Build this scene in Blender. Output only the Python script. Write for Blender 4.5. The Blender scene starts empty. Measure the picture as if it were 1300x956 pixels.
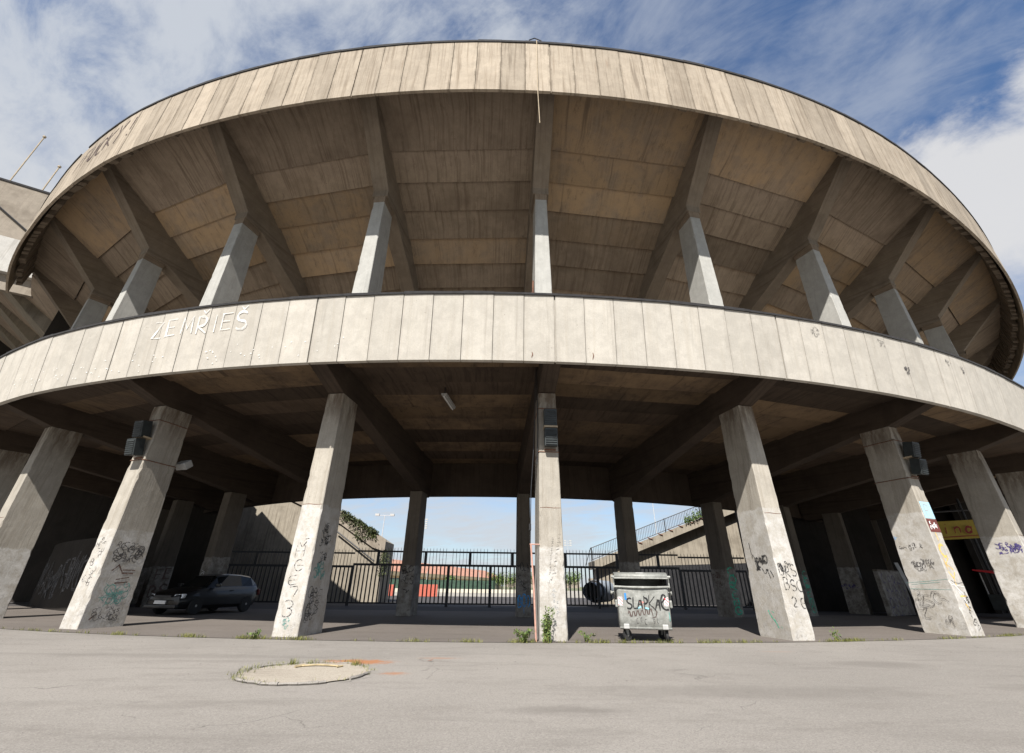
import bpy, bmesh, math, random
from math import sin, cos, pi, radians, sqrt, atan2, floor
from mathutils import Vector, Matrix
random.seed(7)
S = bpy.context.scene
COL = S.collection
V = Vector
# ------------------------------------------------------------------ layout
P0, DP = .0334, .1698           # azimuth of bay line 0 and angle of one bay, seen from the ring centre
def ph(k): return P0 + k*DP
def warp(a):
    # the ring eases outwards past the right quarter and slightly inwards at the left
    if a > .46: return 7.5*(a-.46)**2
    if a < -.4: return -.3*min(1, (-a-.4)/.2)
    return 0.
def cyl(a, R, z):
    R += warp(a)
    return V((R*sin(a), -R*cos(a), z))
K0, K1 = -7, 8
KU = -5          # the upper tier ends here, where it meets the straight grandstand
CAMD, CAMH = 49.4054, 1.1

# ------------------------------------------------------------------ node helper
class N:
    def __init__(s, tree): s.t = tree; s.n = tree.nodes; s.l = tree.links
    def new(s, typ, ins=None, **kw):
        n = s.n.new(typ)
        for k, v in kw.items(): setattr(n, k, v)
        for k, v in (ins or {}).items():
            if hasattr(v, 'is_linked') or isinstance(v, bpy.types.NodeSocket): s.l.new(v, n.inputs[k])
            else: n.inputs[k].default_value = v
        return n
    def math(s, op, a, b=0., clamp=False):
        n = s.n.new('ShaderNodeMath'); n.operation = op; n.use_clamp = clamp
        for i, v in enumerate((a, b)):
            if isinstance(v, bpy.types.NodeSocket): s.l.new(v, n.inputs[i])
            else: n.inputs[i].default_value = v
        return n.outputs[0]
    def vmath(s, op, a, b=(0, 0, 0)):
        n = s.n.new('ShaderNodeVectorMath'); n.operation = op
        for i, v in enumerate((a, b)):
            if isinstance(v, bpy.types.NodeSocket): s.l.new(v, n.inputs[i])
            else: n.inputs[i].default_value = v
        return n.outputs[0]
    def mix(s, f, a, b, blend='MIX'):
        n = s.n.new('ShaderNodeMix'); n.data_type = 'RGBA'; n.blend_type = blend
        for i, v in ((0, f), (6, a), (7, b)):
            if isinstance(v, bpy.types.NodeSocket): s.l.new(v, n.inputs[i])
            elif i == 0: n.inputs[0].default_value = v
            else: n.inputs[i].default_value = (*v[:3], 1)
        return n.outputs[2]
    def noise(s, vec, scale, detail=4, rough=.6, dist=0.):
        n = s.n.new('ShaderNodeTexNoise'); s.l.new(vec, n.inputs['Vector'])
        n.inputs['Scale'].default_value = scale; n.inputs['Detail'].default_value = detail
        n.inputs['Roughness'].default_value = rough; n.inputs['Distortion'].default_value = dist
        return n.outputs[0]
    def ramp(s, v, lo, hi, a=0., b=1.):
        n = s.n.new('ShaderNodeMapRange'); n.interpolation_type = 'SMOOTHSTEP'
        s.l.new(v, n.inputs[0])
        for i, x in ((1, lo), (2, hi), (3, a), (4, b)): n.inputs[i].default_value = x
        return n.outputs[0]
def material(name):
    m = bpy.data.materials.new(name); m.use_nodes = True
    n = N(m.node_tree); b = m.node_tree.nodes['Principled BSDF']
    return m, n, b
def flat(name, col, rough=.7, metal=0., vary=.12, scale=6., bump=0.):
    m, n, b = material(name)
    g = n.new('ShaderNodeTexCoord').outputs['Object']
    f = n.noise(g, scale, 5, .65)
    f = n.ramp(f, .3, .7)
    c = n.mix(f, [x*(1-vary) for x in col], [min(1, x*(1+vary)) for x in col])
    n.l.new(c, b.inputs['Base Color']); b.inputs['Roughness'].default_value = rough
    b.inputs['Metallic'].default_value = metal
    if bump:
        bp = n.new('ShaderNodeBump', {'Height': n.noise(g, scale*5, 5, .7), 'Strength': bump, 'Distance': .01})
        n.l.new(bp.outputs[0], b.inputs['Normal'])
    return m

def paintmat(name, col, worn=.5, scale=22.):
    m, n, b = material(name)
    g = n.new('ShaderNodeNewGeometry').outputs['Position']
    f = n.noise(g, scale, 6, .75)
    c = n.mix(n.ramp(n.noise(g, 5, 3, .6), .3, .7), [x*.8 for x in col], [min(1, x*1.25+.01) for x in col])
    n.l.new(c, b.inputs['Base Color']); b.inputs['Roughness'].default_value = .75
    a = n.math('MULTIPLY', n.ramp(f, .5-worn*.22, .5, .12, 1.), n.ramp(n.noise(g, 2.2, 3, .5), .3, .6, 1-worn*.5, 1.))
    n.l.new(a, b.inputs['Alpha'])
    return m
def concrete(name, base, dark, streak=.5, blotch=.5, rust=.0, white=None, tone=.25, tint=None, topv=None, board=0., joint=0., js=.75, wcol=((.42, .405, .38), (.545, .53, .505)), dirt=.35, rough=.9, grime_low=0.):
    """UV is in metres: u along, v up (or out). 'rnd' is a per-board random tone."""
    m, n, b = material(name)
    uv = n.new('ShaderNodeUVMap').outputs[0]
    pos = n.new('ShaderNodeNewGeometry').outputs['Position']
    rnd = n.new('ShaderNodeAttribute', attribute_name='rnd').outputs['Fac']
    def suv(x, y): return n.vmath('MULTIPLY', uv, (x, y, 1))
    big = n.noise(pos, .55, 4, .6)
    med = n.noise(pos, 2.6, 6, .68, .3)
    fine = n.noise(pos, 38, 4, .7)
    st1 = n.noise(n.vmath('ADD', suv(9, .35), n.vmath('MULTIPLY', pos, (.02, .02, .02))), 1., 5, .65)
    st2 = n.noise(suv(34, .6), 1., 3, .6)
    c = n.mix(n.ramp(med, .36, .66), [x*.86 for x in base], base)
    c = n.mix(n.math('MULTIPLY', n.ramp(st1, .47, .72), streak), c, dark)
    c = n.mix(n.math('MULTIPLY', n.ramp(st2, .5, .8), streak*.6), c, dark)
    c = n.mix(n.math('MULTIPLY', n.ramp(big, .48, .68), blotch*.6), c, [x*.8 for x in dark])
    if tint:
        sel = n.math('MULTIPLY', n.ramp(rnd, .45, .75), n.ramp(n.math('ADD', n.math('MULTIPLY', med, .6), big), .62, .95, .2, 1.))
        c = n.mix(sel, c, tint)
        # peeled dark patches
        pa = n.noise(suv(2.6, 1.0), 1.3, 9, .8)
        c = n.mix(n.math('MULTIPLY', n.ramp(pa, .53, .66), .6), c, dark)
    t = n.new('ShaderNodeMapRange', {0: n.math('FRACT', n.math('MULTIPLY', rnd, 7.31)), 3: 1-tone, 4: 1+tone*.35}).outputs[0]
    c = n.mix(1., c, n.new('ShaderNodeCombineColor', {0: t, 1: t, 2: n.math('MULTIPLY', t, .985)}).outputs[0], 'MULTIPLY')
    # dark runoff of uneven length
    ro = n.noise(suv(2.3, .16), 1., 4, .6); ro2 = n.noise(suv(11, .5), 1., 3, .6)
    c = n.mix(n.math('MULTIPLY', n.math('MULTIPLY', n.ramp(ro, .52, .66), n.ramp(ro2, .42, .62)), streak*.8), c, [x*.7 for x in dark])
    if joint:
        fu = n.math('ABSOLUTE', n.math('SUBTRACT', n.math('FRACT', n.math('MULTIPLY', n.new('ShaderNodeSeparateXYZ', {0: uv}).outputs[0], 1/joint)), .5))
        jm = n.math('MULTIPLY', n.ramp(fu, .40, .5), n.ramp(n.noise(suv(1.1, .9), 1.7, 5, .65), .4, .62))
        c = n.mix(n.math('MULTIPLY', jm, js), c, [x*.62 for x in dark])
    # form-board marks
    if board:
        bu = n.math('FRACT', n.math('MULTIPLY', n.new('ShaderNodeSeparateXYZ', {0: uv}).outputs[0], 1/board))
        ln = n.math('LESS_THAN', bu, .035)
        c = n.mix(n.math('MULTIPLY', ln, n.ramp(st1, .35, .6, .15, .5)), c, dark)
    sz = n.new('ShaderNodeSeparateXYZ', {0: pos}).outputs[2]
    if rust:
        rn = n.noise(suv(5.5, .45), 1., 4, .6)
        top = n.ramp(n.new('ShaderNodeSeparateXYZ', {0: uv}).outputs[1], 0.2, topv or 2.6, .05, 1.)
        rs = n.math('MULTIPLY', n.ramp(rn, .6, .78), n.math('MULTIPLY', top, rust))
        c = n.mix(rs, c, (.17, .095, .05))
    # pin holes, small chips
    vo = n.new('ShaderNodeTexVoronoi', {'Vector': pos, 'Scale': 3.1})
    c = n.mix(n.math('MULTIPLY', n.math('LESS_THAN', vo.outputs['Distance'], .055), dirt), c, [x*.35 for x in dark])
    if white is not None:
        wob = n.math('ADD', n.math('MULTIPLY', n.math('SUBTRACT', n.noise(pos, 3.2, 6, .7), .5), .3), n.math('MULTIPLY', n.math('SUBTRACT', rnd, .5), .5))
        wm = n.ramp(n.math('ADD', sz, wob), white-.03, white+.03, 1., 0.)
        worn = n.ramp(n.noise(pos, 3.5, 9, .78, .2), .38, .6, .18, 1.)
        wc = n.mix(n.ramp(n.noise(pos, 1.9, 5, .7), .35, .7), *wcol)
        c = n.mix(n.math('MULTIPLY', wm, n.math('MULTIPLY', worn, .92)), c, wc)
        tg = n.math('MULTIPLY', n.ramp(sz, 4.7, 6.0), n.ramp(n.noise(suv(5, .8), 1., 6, .7), .35, .6))
        c = n.mix(n.math('MULTIPLY', tg, .8), c, (.11, .078, .055))
        low = n.math('MULTIPLY', n.ramp(sz, 0., 1.7, 1., .12), n.ramp(n.noise(pos, 7, 7, .75, .8), .54, .64))
        c = n.mix(n.math('MULTIPLY', low, .5), c, (.16, .145, .13))
    c = n.mix(n.ramp(fine, .3, .7), n.mix(1., c, (.88, .88, .88), 'MULTIPLY'), c)
    n.l.new(c, b.inputs['Base Color'])
    b.inputs['Roughness'].default_value = rough
    b.inputs['Specular IOR Level'].default_value = .25
    h = n.math('ADD', n.math('MULTIPLY', med, .6), n.math('ADD', n.math('MULTIPLY', fine, .25), n.math('MULTIPLY', st2, .3)))
    bp = n.new('ShaderNodeBump', {'Height': h, 'Strength': .55, 'Distance': .02})
    n.l.new(bp.outputs[0], b.inputs['Normal'])
    return m

M = {}
M['upper_face'] = concrete('weathered fascia concrete', (.39, .333, .268), (.21, .168, .125), streak=.85, blotch=.45, rust=.95, topv=2.5, tone=.2, joint=.9, js=.65)
M['lower_face'] = concrete('pale fascia concrete', (.475, .445, .40), (.39, .355, .305), streak=.5, blotch=.25, rust=.15, topv=1.9, tone=.1, joint=.9, js=.28)
M['soffit'] = concrete('stained soffit concrete', (.37, .30, .235), (.175, .132, .098), streak=.8, blotch=.6, tone=.34, tint=(.44, .32, .205), board=.0)
M['deck'] = concrete('shade-darkened deck soffit concrete', (.115, .083, .060), (.045, .031, .023), streak=.75, blotch=.75, tone=.5, tint=(.21, .145, .088), board=.0)  # base darkened to carry the shade under the deck; streaks and tint are stains
M['deck_beam'] = concrete('shade-darkened deck beam concrete', (.072, .053, .040), (.03, .021, .016), streak=.6, blotch=.7, tone=.2)  # shade below the deck is put into this beam colour
M['beam'] = concrete('beam concrete', (.24, .20, .16), (.125, .097, .073), streak=.5, blotch=.6, tone=.2)
M['bearing'] = concrete('stained bearing concrete', (.26, .205, .155), (.15, .11, .08), streak=.6, blotch=.5, tone=.1)
M['col_up'] = concrete('column concrete', (.42, .415, .395), (.28, .275, .26), streak=.35, blotch=.2, tone=.08, board=.14)
M['col_lo'] = concrete('column concrete whitewashed', (.395, .365, .32), (.24, .21, .17), streak=.6, blotch=.3, tone=.12, board=.16, white=2.2)
M['col_hi'] = concrete('column concrete whitewashed high', (.395, .365, .32), (.24, .21, .17), streak=.6, blotch=.3, tone=.12, board=.16, white=3.1)
M['col_in'] = concrete('shade-darkened inner column concrete', (.15, .128, .105), (.075, .062, .05), streak=.6, blotch=.4, tone=.12, white=1.95, wcol=((.27, .255, .23), (.37, .355, .325)))  # real whitewash, but it and the concrete are darkened for interior shade
M['wall_dark'] = concrete('shade-darkened wall concrete', (.035, .03, .026), (.018, .015, .012), streak=.5, blotch=.7, tone=.2)  # near-black base stands in for the unlit space under the deck
M['retain'] = concrete('retaining wall concrete', (.31, .275, .225), (.16, .135, .105), streak=.8, blotch=.9, tone=.2)
M['wing_grey'] = concrete('stained grey wall', (.30, .26, .215), (.17, .14, .11), streak=.3, blotch=.9, tone=.2)
M['wing_white'] = concrete('white painted concrete', (.50, .485, .46), (.34, .31, .27), streak=.5, blotch=.2, tone=.08)
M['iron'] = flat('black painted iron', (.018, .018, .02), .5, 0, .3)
M['coping'] = flat('dark sheet coping', (.02, .019, .02), .95, 0, .3)
M['rust'] = flat('rusty steel', (.14, .065, .04), .85, 0, .4, 14)
M['pinkpipe'] = flat('primer red pipe', (.42, .24, .19), .7, 0, .2, 10)
M['lampgrey'] = flat('grey lamp housing', (.36, .36, .35), .5, 0, .15)
M['lampdark'] = flat('dark lamp housing', (.022, .027, .028), .5, 0, .3)
M['louvre'] = flat('lamp louvre glass', (.045, .05, .052), .5, 0, .2)
M['stone'] = flat('grey grit', (.17, .155, .14), .95, 0, .3, 9)
M['tan'] = flat('tan bracket', (.36, .29, .2), .8, 0, .2)
M['solid_black'] = flat('fresh black spray', (.012, .012, .013), .5, 0, .3, 30)
M['black_paint'] = paintmat('black spray paint', (.018, .017, .018), 0.12)
M['thin_black'] = paintmat('worn black marker', (.06, .055, .055), 0.5)
M['blue_paint'] = paintmat('blue spray paint', (.03, .30, .68), 0.15)
M['violet_paint'] = paintmat('violet spray paint', (.05, .035, .16), 0.3)
M['green_paint'] = paintmat('green spray paint', (.02, .48, .29), 0.15)
M['yellow_paint'] = paintmat('yellow spray paint', (.72, .46, .09), 0.3)
M['teal_paint'] = paintmat('teal paint', (.12, .28, .25), 0.7)
M['lightblue'] = flat('light blue paper', (.36, .57, .68), .6, 0, .08, 20)
M['white_paint'] = flat('white emulsion paint', (.72, .73, .73), .8, 0, .06, 8)
M['scrawl'] = paintmat('dark brown spray', (.06, .035, .03), 0.7)
M['worn_white'] = paintmat('worn white paint', (.60, .59, .565), 0.9)
M['brown_paint'] = paintmat('faded dark brown paint', (.11, .065, .05), 0.6)
M['grey_paint'] = paintmat('grey wall paint', (.11, .11, .115), 0.6)
M['bark'] = flat('bark', (.10, .075, .055), .9, 0, .3)
M['poster'] = flat('torn maroon poster', (.12, .03, .025), .8, 0, .3)
M['red'] = flat('red plastic', (.60, .02, .03), .5, 0, .15, 8)
M['whitep'] = flat('white plastic', (.75, .75, .74), .5, 0, .06)

def ground_mat(name, base, dark, speck=.3, cracks=.5, rust=False):
    m, n, b = material(name)
    pos = n.new('ShaderNodeNewGeometry').outputs['Position']
    big = n.noise(pos, .18, 5, .6); med = n.noise(n.vmath('MULTIPLY', pos, (1, 2.2, 1)), .9, 6, .65, .4); fine = n.noise(pos, 55, 3, .7); grit = n.noise(pos, 240, 2, .7)
    c = n.mix(n.ramp(big, .35, .65), base, [x*.84 for x in base])
    c = n.mix(n.math('MULTIPLY', n.ramp(med, .5, .72), .45), c, dark)
    c = n.mix(n.math('MULTIPLY', n.ramp(fine, .5, .72), speck), c, dark)
    c = n.mix(n.math('MULTIPLY', n.ramp(grit, .56, .66), speck*.7), c, [x*1.35 for x in base])
    agg = n.new('ShaderNodeTexVoronoi', {'Vector': pos, 'Scale': 95.}).outputs['Color']
    ag = n.new('ShaderNodeSeparateColor', {0: agg}).outputs[0]
    c = n.mix(n.math('MULTIPLY', n.ramp(ag, .6, .95), .26), c, [min(1, x*1.5) for x in base]); c = n.mix(n.math('MULTIPLY', n.ramp(ag, .3, .05), .3), c, [x*.55 for x in dark])
    p2 = n.noise(n.vmath('MULTIPLY', pos, (.35, 1.6, 1)), 1.1, 7, .7, .2)
    c = n.mix(n.math('MULTIPLY', n.ramp(p2, .5, .68), .35), c, [x*.8 for x in dark])
    c = n.mix(n.math('MULTIPLY', n.ramp(n.noise(pos, 2.1, 8, .78), .60, .66), .3), c, [x*1.25 for x in base])
    if cracks:
        wv = n.vmath('ADD', pos, n.vmath('MULTIPLY', n.new('ShaderNodeTexNoise', {'Vector': pos, 'Scale': 1.3, 'Detail': 5}).outputs['Color'], (.9, .9, 0)))
        vo = n.new('ShaderNodeTexVoronoi', {'Vector': wv, 'Scale': .33}, feature='DISTANCE_TO_EDGE')
        cm = n.math('MULTIPLY', n.ramp(vo.outputs['Distance'], .0012, .0035, 1., 0.), n.ramp(n.noise(pos, .6, 3, .5), .55, .6))
        c = n.mix(n.math('MULTIPLY', cm, cracks), c, [x*.35 for x in dark])
        # stains and oil drips
        v2 = n.noise(n.vmath('MULTIPLY', pos, (.7, 1.1, 1)), 1.9, 6, .7, .9)
        c = n.mix(n.math('MULTIPLY', n.ramp(v2, .62, .74), .3), c, [x*.6 for x in dark])
    if rust:
        for (x, y, rx, ry, s) in ((3.2, -42.6, 2.6, .5, .35), (-5.5, -40.0, 3.0, .35, .3), (6.5, -40.2, 1.1, .5, .4), (.6, -43.6, .7, .25, .45)):
            d = n.vmath('MULTIPLY', n.vmath('SUBTRACT', pos, (x, y, 0)), (1/rx, 1/ry, 0))
            ln = n.math('ADD', n.new('ShaderNodeVectorMath', {0: d}, operation='LENGTH').outputs['Value'], n.math('MULTIPLY', n.math('SUBTRACT', n.noise(pos, 2.5, 6, .7), .5), 1.2))
            c = n.mix(n.math('MULTIPLY', n.ramp(ln, .3, 1.1, 1., 0.), s), c, [x_*.75 for x_ in dark])
        for (x, y, rx, ry, s) in ((-2.35, -40.5, .75, .34, 1.5), (-1.5, -41.55, .26, .17, .7), (-1.05, -40.0, .45, .12, .5), (5.6, -38.6, .5, .12, .2)):
            d = n.vmath('MULTIPLY', n.vmath('SUBTRACT', pos, (x, y, 0)), (1/rx, 1/ry, 0))
            ln = n.new('ShaderNodeVectorMath', {0: d}, operation='LENGTH').outputs['Value']
            ln = n.math('ADD', ln, n.math('MULTIPLY', n.math('SUBTRACT', n.noise(pos, 7, 5, .7), .5), 1.6))
            c = n.mix(n.math('MULTIPLY', n.ramp(ln, .1, 1.05, 1., 0.), s), c, (.30, .14, .07))
    n.l.new(c, b.inputs['Base Color']); b.inputs['Roughness'].default_value = .95
    b.inputs['Specular IOR Level'].default_value = .2
    bp = n.new('ShaderNodeBump', {'Height': n.math('ADD', fine, n.math('MULTIPLY', grit, .5)), 'Strength': .5, 'Distance': .006})
    n.l.new(bp.outputs[0], b.inputs['Normal'])
    return m
M['road'] = ground_mat('bleached asphalt', (.242, .225, .205), (.165, .15, .135), .4, .4, True)
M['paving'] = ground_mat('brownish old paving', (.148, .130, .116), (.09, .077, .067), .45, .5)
M['yard'] = ground_mat('dark yard ground', (.075, .07, .07), (.045, .042, .04), .3, .3)  # darker ground than the plaza behind it
M['plaza'] = ground_mat('pale plaza', (.33, .31, .27), (.24, .22, .19), .3, .0)
M['field'] = ground_mat('far dry ground', (.16, .17, .10), (.10, .11, .06), .3, .0)

# ------------------------------------------------------------------ mesh builder
class MB:
    def __init__(s): s.v = []; s.f = []; s.uv = []; s.r = []; s.mi = []
    def poly(s, pts, uvs=None, rnd=.5, mi=0):
        i = len(s.v); s.v += [tuple(p) for p in pts]; s.f.append(tuple(range(i, i+len(pts))))
        if uvs is None:
            a, b, c = V(pts[0]), V(pts[1]), V(pts[2]); nn = (b-a).cross(c-a)
            ax = max(range(3), key=lambda j: abs(nn[j]))
            if ax == 2: uvs = [(p[0], p[1]) for p in pts]
            elif ax == 1: uvs = [(p[0], p[2]) for p in pts]
            else: uvs = [(p[1], p[2]) for p in pts]
        s.uv += list(uvs); s.r.append(rnd); s.mi.append(mi)
    def hexa(s, b, t, rnd=.5, uo=None, mi=0):
        """b, t: four bottom and four top corners (ccw seen from above)."""
        r = rnd
        def q(*p):
            p = [V(x) for x in p]; u0 = uo or 0
            w = (p[1]-p[0]).length; h = (p[3]-p[0]).length
            s.poly(p, [(u0, p[0].z), (u0+w, p[1].z), (u0+w, p[1].z+h), (u0, p[0].z+h)], r, mi)
        s.poly([b[3], b[2], b[1], b[0]], None, r, mi); s.poly(t, None, r, mi)
        for i in range(4):
            j = (i+1) % 4; q(b[i], b[j], t[j], t[i])
    def box(s, lo, hi, mat=None, rnd=.5, mi=0):
        x0, y0, z0 = lo; x1, y1, z1 = hi
        b = [(x0, y0, z0), (x1, y0, z0), (x1, y1, z0), (x0, y1, z0)]; t = [(x, y, z1) for x, y, _ in b]
        if mat is not None: b = [mat @ V(p) for p in b]; t = [mat @ V(p) for p in t]
        s.hexa(b, t, rnd, mi=mi)
    def tube(s, pts, r, n=8, cap=True, mi=0):
        pts = [V(p) for p in pts]; rs = r if isinstance(r, (list, tuple)) else [r]*len(pts)
        rings = []; up = V((0, 0, 1))
        for i, p in enumerate(pts):
            d = (pts[min(i+1, len(pts)-1)]-pts[max(i-1, 0)]).normalized()
            a = d.cross(up if abs(d.z) < .95 else V((1, 0, 0))).normalized(); b = d.cross(a).normalized()
            rings.append([p+(a*cos(2*pi*j/n)+b*sin(2*pi*j/n))*rs[i] for j in range(n)])
        for i in range(len(rings)-1):
            for j in range(n):
                k = (j+1) % n; s.poly([rings[i][j], rings[i+1][j], rings[i+1][k], rings[i][k]], mi=mi)
        if cap: s.poly(rings[0], mi=mi); s.poly(rings[-1][::-1], mi=mi)
    def lathe(s, prof, mat=Matrix(), n=20, mi=0):
        rg = [[mat @ V((r*cos(2*pi*j/n), r*sin(2*pi*j/n), z)) for j in range(n)] for r, z in prof]
        for i in range(len(rg)-1):
            for j in range(n):
                k = (j+1) % n; s.poly([rg[i][j], rg[i][k], rg[i+1][k], rg[i+1][j]], mi=mi)
        s.poly(rg[0][::-1], mi=mi); s.poly(rg[-1], mi=mi)
    def build(s, name, mats, parent=None, bevel=0., smooth=False, weld=False, origin=None):
        me = bpy.data.meshes.new(name)
        o0 = V(origin) if origin is not None else None
        vs = [tuple(V(p)-o0) for p in s.v] if o0 is not None else s.v
        me.from_pydata(vs, [], s.f); me.update()
        ul = me.uv_layers.new(name='UVMap')
        for i, uv in enumerate(s.uv): ul.data[i].uv = uv
        at = me.attributes.new('rnd', 'FLOAT', 'FACE')
        at.data.foreach_set('value', s.r)
        if not isinstance(mats, (list, tuple)): mats = [mats]
        for m in mats: me.materials.append(m)
        me.polygons.foreach_set('material_index', s.mi)
        if weld or bevel or smooth:
            bm = bmesh.new(); bm.from_mesh(me); bmesh.ops.remove_doubles(bm, verts=bm.verts, dist=1e-4)
            bmesh.ops.recalc_face_normals(bm, faces=bm.faces); bm.to_mesh(me); bm.free()
        if smooth:
            me.shade_smooth()
            try: me.set_sharp_from_angle(angle=radians(35))
            except Exception: pass
        o = bpy.data.objects.new(name, me); COL.objects.link(o)
        if o0 is not None: o.location = o0
        if parent: o.parent = parent
        if bevel:
            md = o.modifiers.new('Bevel', 'BEVEL'); md.width = bevel; md.segments = 2; md.limit_method = 'ANGLE'; md.angle_limit = radians(40)
        return o
def tag(o, label=None, cat=None, group=None, kind=None):
    if label: o['label'] = label
    if cat: o['category'] = cat
    if group: o['group'] = group
    if kind: o['kind'] = kind
    return o
def empty(name, loc, label, cat, group=None, rz=0.):
    o = bpy.data.objects.new(name, None); COL.objects.link(o); o.location = loc; o.rotation_euler.z = rz; o.empty_display_size = .3
    return tag(o, label, cat, group)

# ------------------------------------------------------------------ strokes (spray paint): mapped on to real surfaces
def arc(cx, cy, rx, ry, a0, a1, n=9):
    return [(cx+rx*cos(radians(a0+(a1-a0)*i/n)), cy+ry*sin(radians(a0+(a1-a0)*i/n))) for i in range(n+1)]
GL = {
 'A': [[(0, 0), (.5, 1), (.95, 0)], [(.15, .38), (.85, .42)]], 'B': [[(0, 0), (0, 1), *arc(.3, .76, .4, .24, 90, -90), *arc(.3, .26, .5, .26, 90, -90), (0, 0)]],
 'C': [arc(.5, .5, .48, .5, 50, 310)], 'D': [[(0, 0), (0, 1), *arc(.2, .5, .65, .5, 90, -90), (0, 0)]],
 'E': [[(.85, 1), (0, .97), (0, 0), (.85, .03)], [(0, .52), (.7, .52)]], 'F': [[(.85, 1), (0, .97), (0, 0)], [(0, .52), (.7, .52)]],
 'G': [[*arc(.5, .5, .48, .5, 50, 330), (.95, .5), (.5, .5)]],
 'H': [[(0, 1), (0, 0)], [(.85, 1), (.85, 0)], [(0, .5), (.85, .5)]], 'I': [[(.3, 1), (.3, 0)]],
 'K': [[(0, 1), (0, 0)], [(.85, 1), (.05, .45), (.9, 0)]], 'L': [[(0, 1), (0, 0), (.8, .03)]],
 'M': [[(0, 0), (.1, 1), (.5, .3), (.9, 1), (1, 0)]], 'N': [[(0, 0), (.05, 1), (.8, 0), (.85, 1)]],
 'O': [arc(.5, .5, .46, .5, 90, 450, 14)], 'P': [[(0, 0), (0, 1), *arc(.3, .73, .45, .27, 90, -90), (0, .46)]],
 'R': [[(0, 0), (0, 1), *arc(.3, .73, .45, .27, 90, -90), (0, .46), (.85, 0)]],
 'S': [[*arc(.45, .74, .4, .26, 30, 270, 8), *arc(.45, .24, .42, .24, 90, -150, 8)]],
 'T': [[(0, 1), (.95, .97)], [(.48, 1), (.45, 0)]], 'U': [[(0, 1), *arc(.42, .35, .42, .35, 180, 360), (.84, 1)]],
 'V': [[(0, 1), (.45, 0), (.9, 1)]], 'Y': [[(0, 1), (.42, .5), (.9, 1)], [(.42, .5), (.35, 0)]], 'Z': [[(0, 1), (.85, .98), (0, .02), (.9, 0)]],
 '3': [[*arc(.4, .75, .42, .25, 140, -90), *arc(.4, .25, .45, .27, 90, -150)]], '2': [[*arc(.4, .7, .4, .3, 160, -30), (0, 0), (.85, .02)]],
 '4': [[(.6, 0), (.65, 1), (0, .35), (.9, .38)]], '!': [[(.35, 1), (.3, .3)], [(.28, .08), (.3, .0)]], '^': [[(.25, 1.32), (.48, 1.12), (.75, 1.34)]],
 'e': [[(.05, .5), (.9, .55), *arc(.5, .5, .45, .5, 10, 320)]], 'i': [[(.3, .62), (.3, 0)], [(.3, .85), (.32, .92)]],
 'n': [[(.0, .62), (.02, 0)], [(.02, .4), *arc(.35, .4, .3, .22, 150, 0, 6), (.68, 0)]], 'a': [[*arc(.35, .3, .32, .3, 20, 340, 10)], [(.7, .62), (.7, 0)]],
 'u': [[(0, .62), *arc(.33, .24, .32, .24, 180, 350, 6), (.68, .62), (.7, 0)]], 'm': [[(0, .62), (0, 0)], [(0, .4), (.2, .62), (.36, .5), (.36, 0)], [(.36, .4), (.55, .62), (.75, .5), (.75, 0)]],
 ' ': [], '.': [[(.2, 0), (.25, .04)]], '/': [[(0, -.1), (.7, 1.1)]],
}
def text(s, x, y, w, h, sp=1.25, slant=0., jit=.04, vertical=False, rot=0., rng=None):
    """list of polylines; vertical stacks the letters downward; rot turns each glyph."""
    rng = rng or random.Random(hash(s) % 999 if False else sum(map(ord, s)))
    out = []; cx, cy = x, y
    for ch in s:
        if ch == '^':   # caron on the previous glyph
            gx, gy = cx-w*sp, cy
        else: gx, gy = cx, cy
        dy = rng.uniform(-jit, jit)*h*2; sc = 1+rng.uniform(-jit, jit)*2
        for pl in GL[ch]:
            q = []
            for (a, b) in pl:
                a2 = a+slant*b+rng.uniform(-jit, jit)*.4; b2 = b+rng.uniform(-jit, jit)*.4
                X, Y = (a2-.5)*w*sc, (b2-.5)*h*sc
                q.append((gx+w/2+X*cos(rot)-Y*sin(rot), gy+h/2+dy+X*sin(rot)+Y*cos(rot)))
            out.append(q)
        if ch == '^': continue
        if vertical: cy -= h*sp
        else: cx += w*sp
    return out
def scribble(x, y, w, h, n, seed, loops=2):
    """small letter-like marks spread over the area"""
    rng = random.Random(seed); out = []
    for _ in range(n*3):
        g = min(w, h)*rng.uniform(.16, .42); cx, cy = x+g/2+rng.random()*(w-g), y+g/2+rng.random()*(h-g)
        t = rng.random()
        if t < .35: a0 = rng.uniform(0, 360); out.append(arc(cx, cy, g*.45, g*.5, a0, a0+rng.uniform(140, 330), 7))
        elif t < .75: ch = rng.choice('SREKABNUZ3MC'); out += text(ch, cx-g/2, cy-g/2, g*.8, g, jit=.08, slant=rng.uniform(-.2, .3), rng=rng)
        else: out.append([(cx-g*.5, cy+rng.uniform(-.4, .4)*g), (cx, cy+rng.uniform(-.4, .4)*g), (cx+g*.5, cy+rng.uniform(-.4, .4)*g)])
    return out
def smooth(pl, it=2):
    for _ in range(it):
        if len(pl) < 3: return pl
        q = [pl[0]]
        for a, b in zip(pl[:-1], pl[1:]):
            q += [(a[0]*.75+b[0]*.25, a[1]*.75+b[1]*.25), (a[0]*.25+b[0]*.75, a[1]*.25+b[1]*.75)]
        q.append(pl[-1]); pl = q
    return pl
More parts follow.
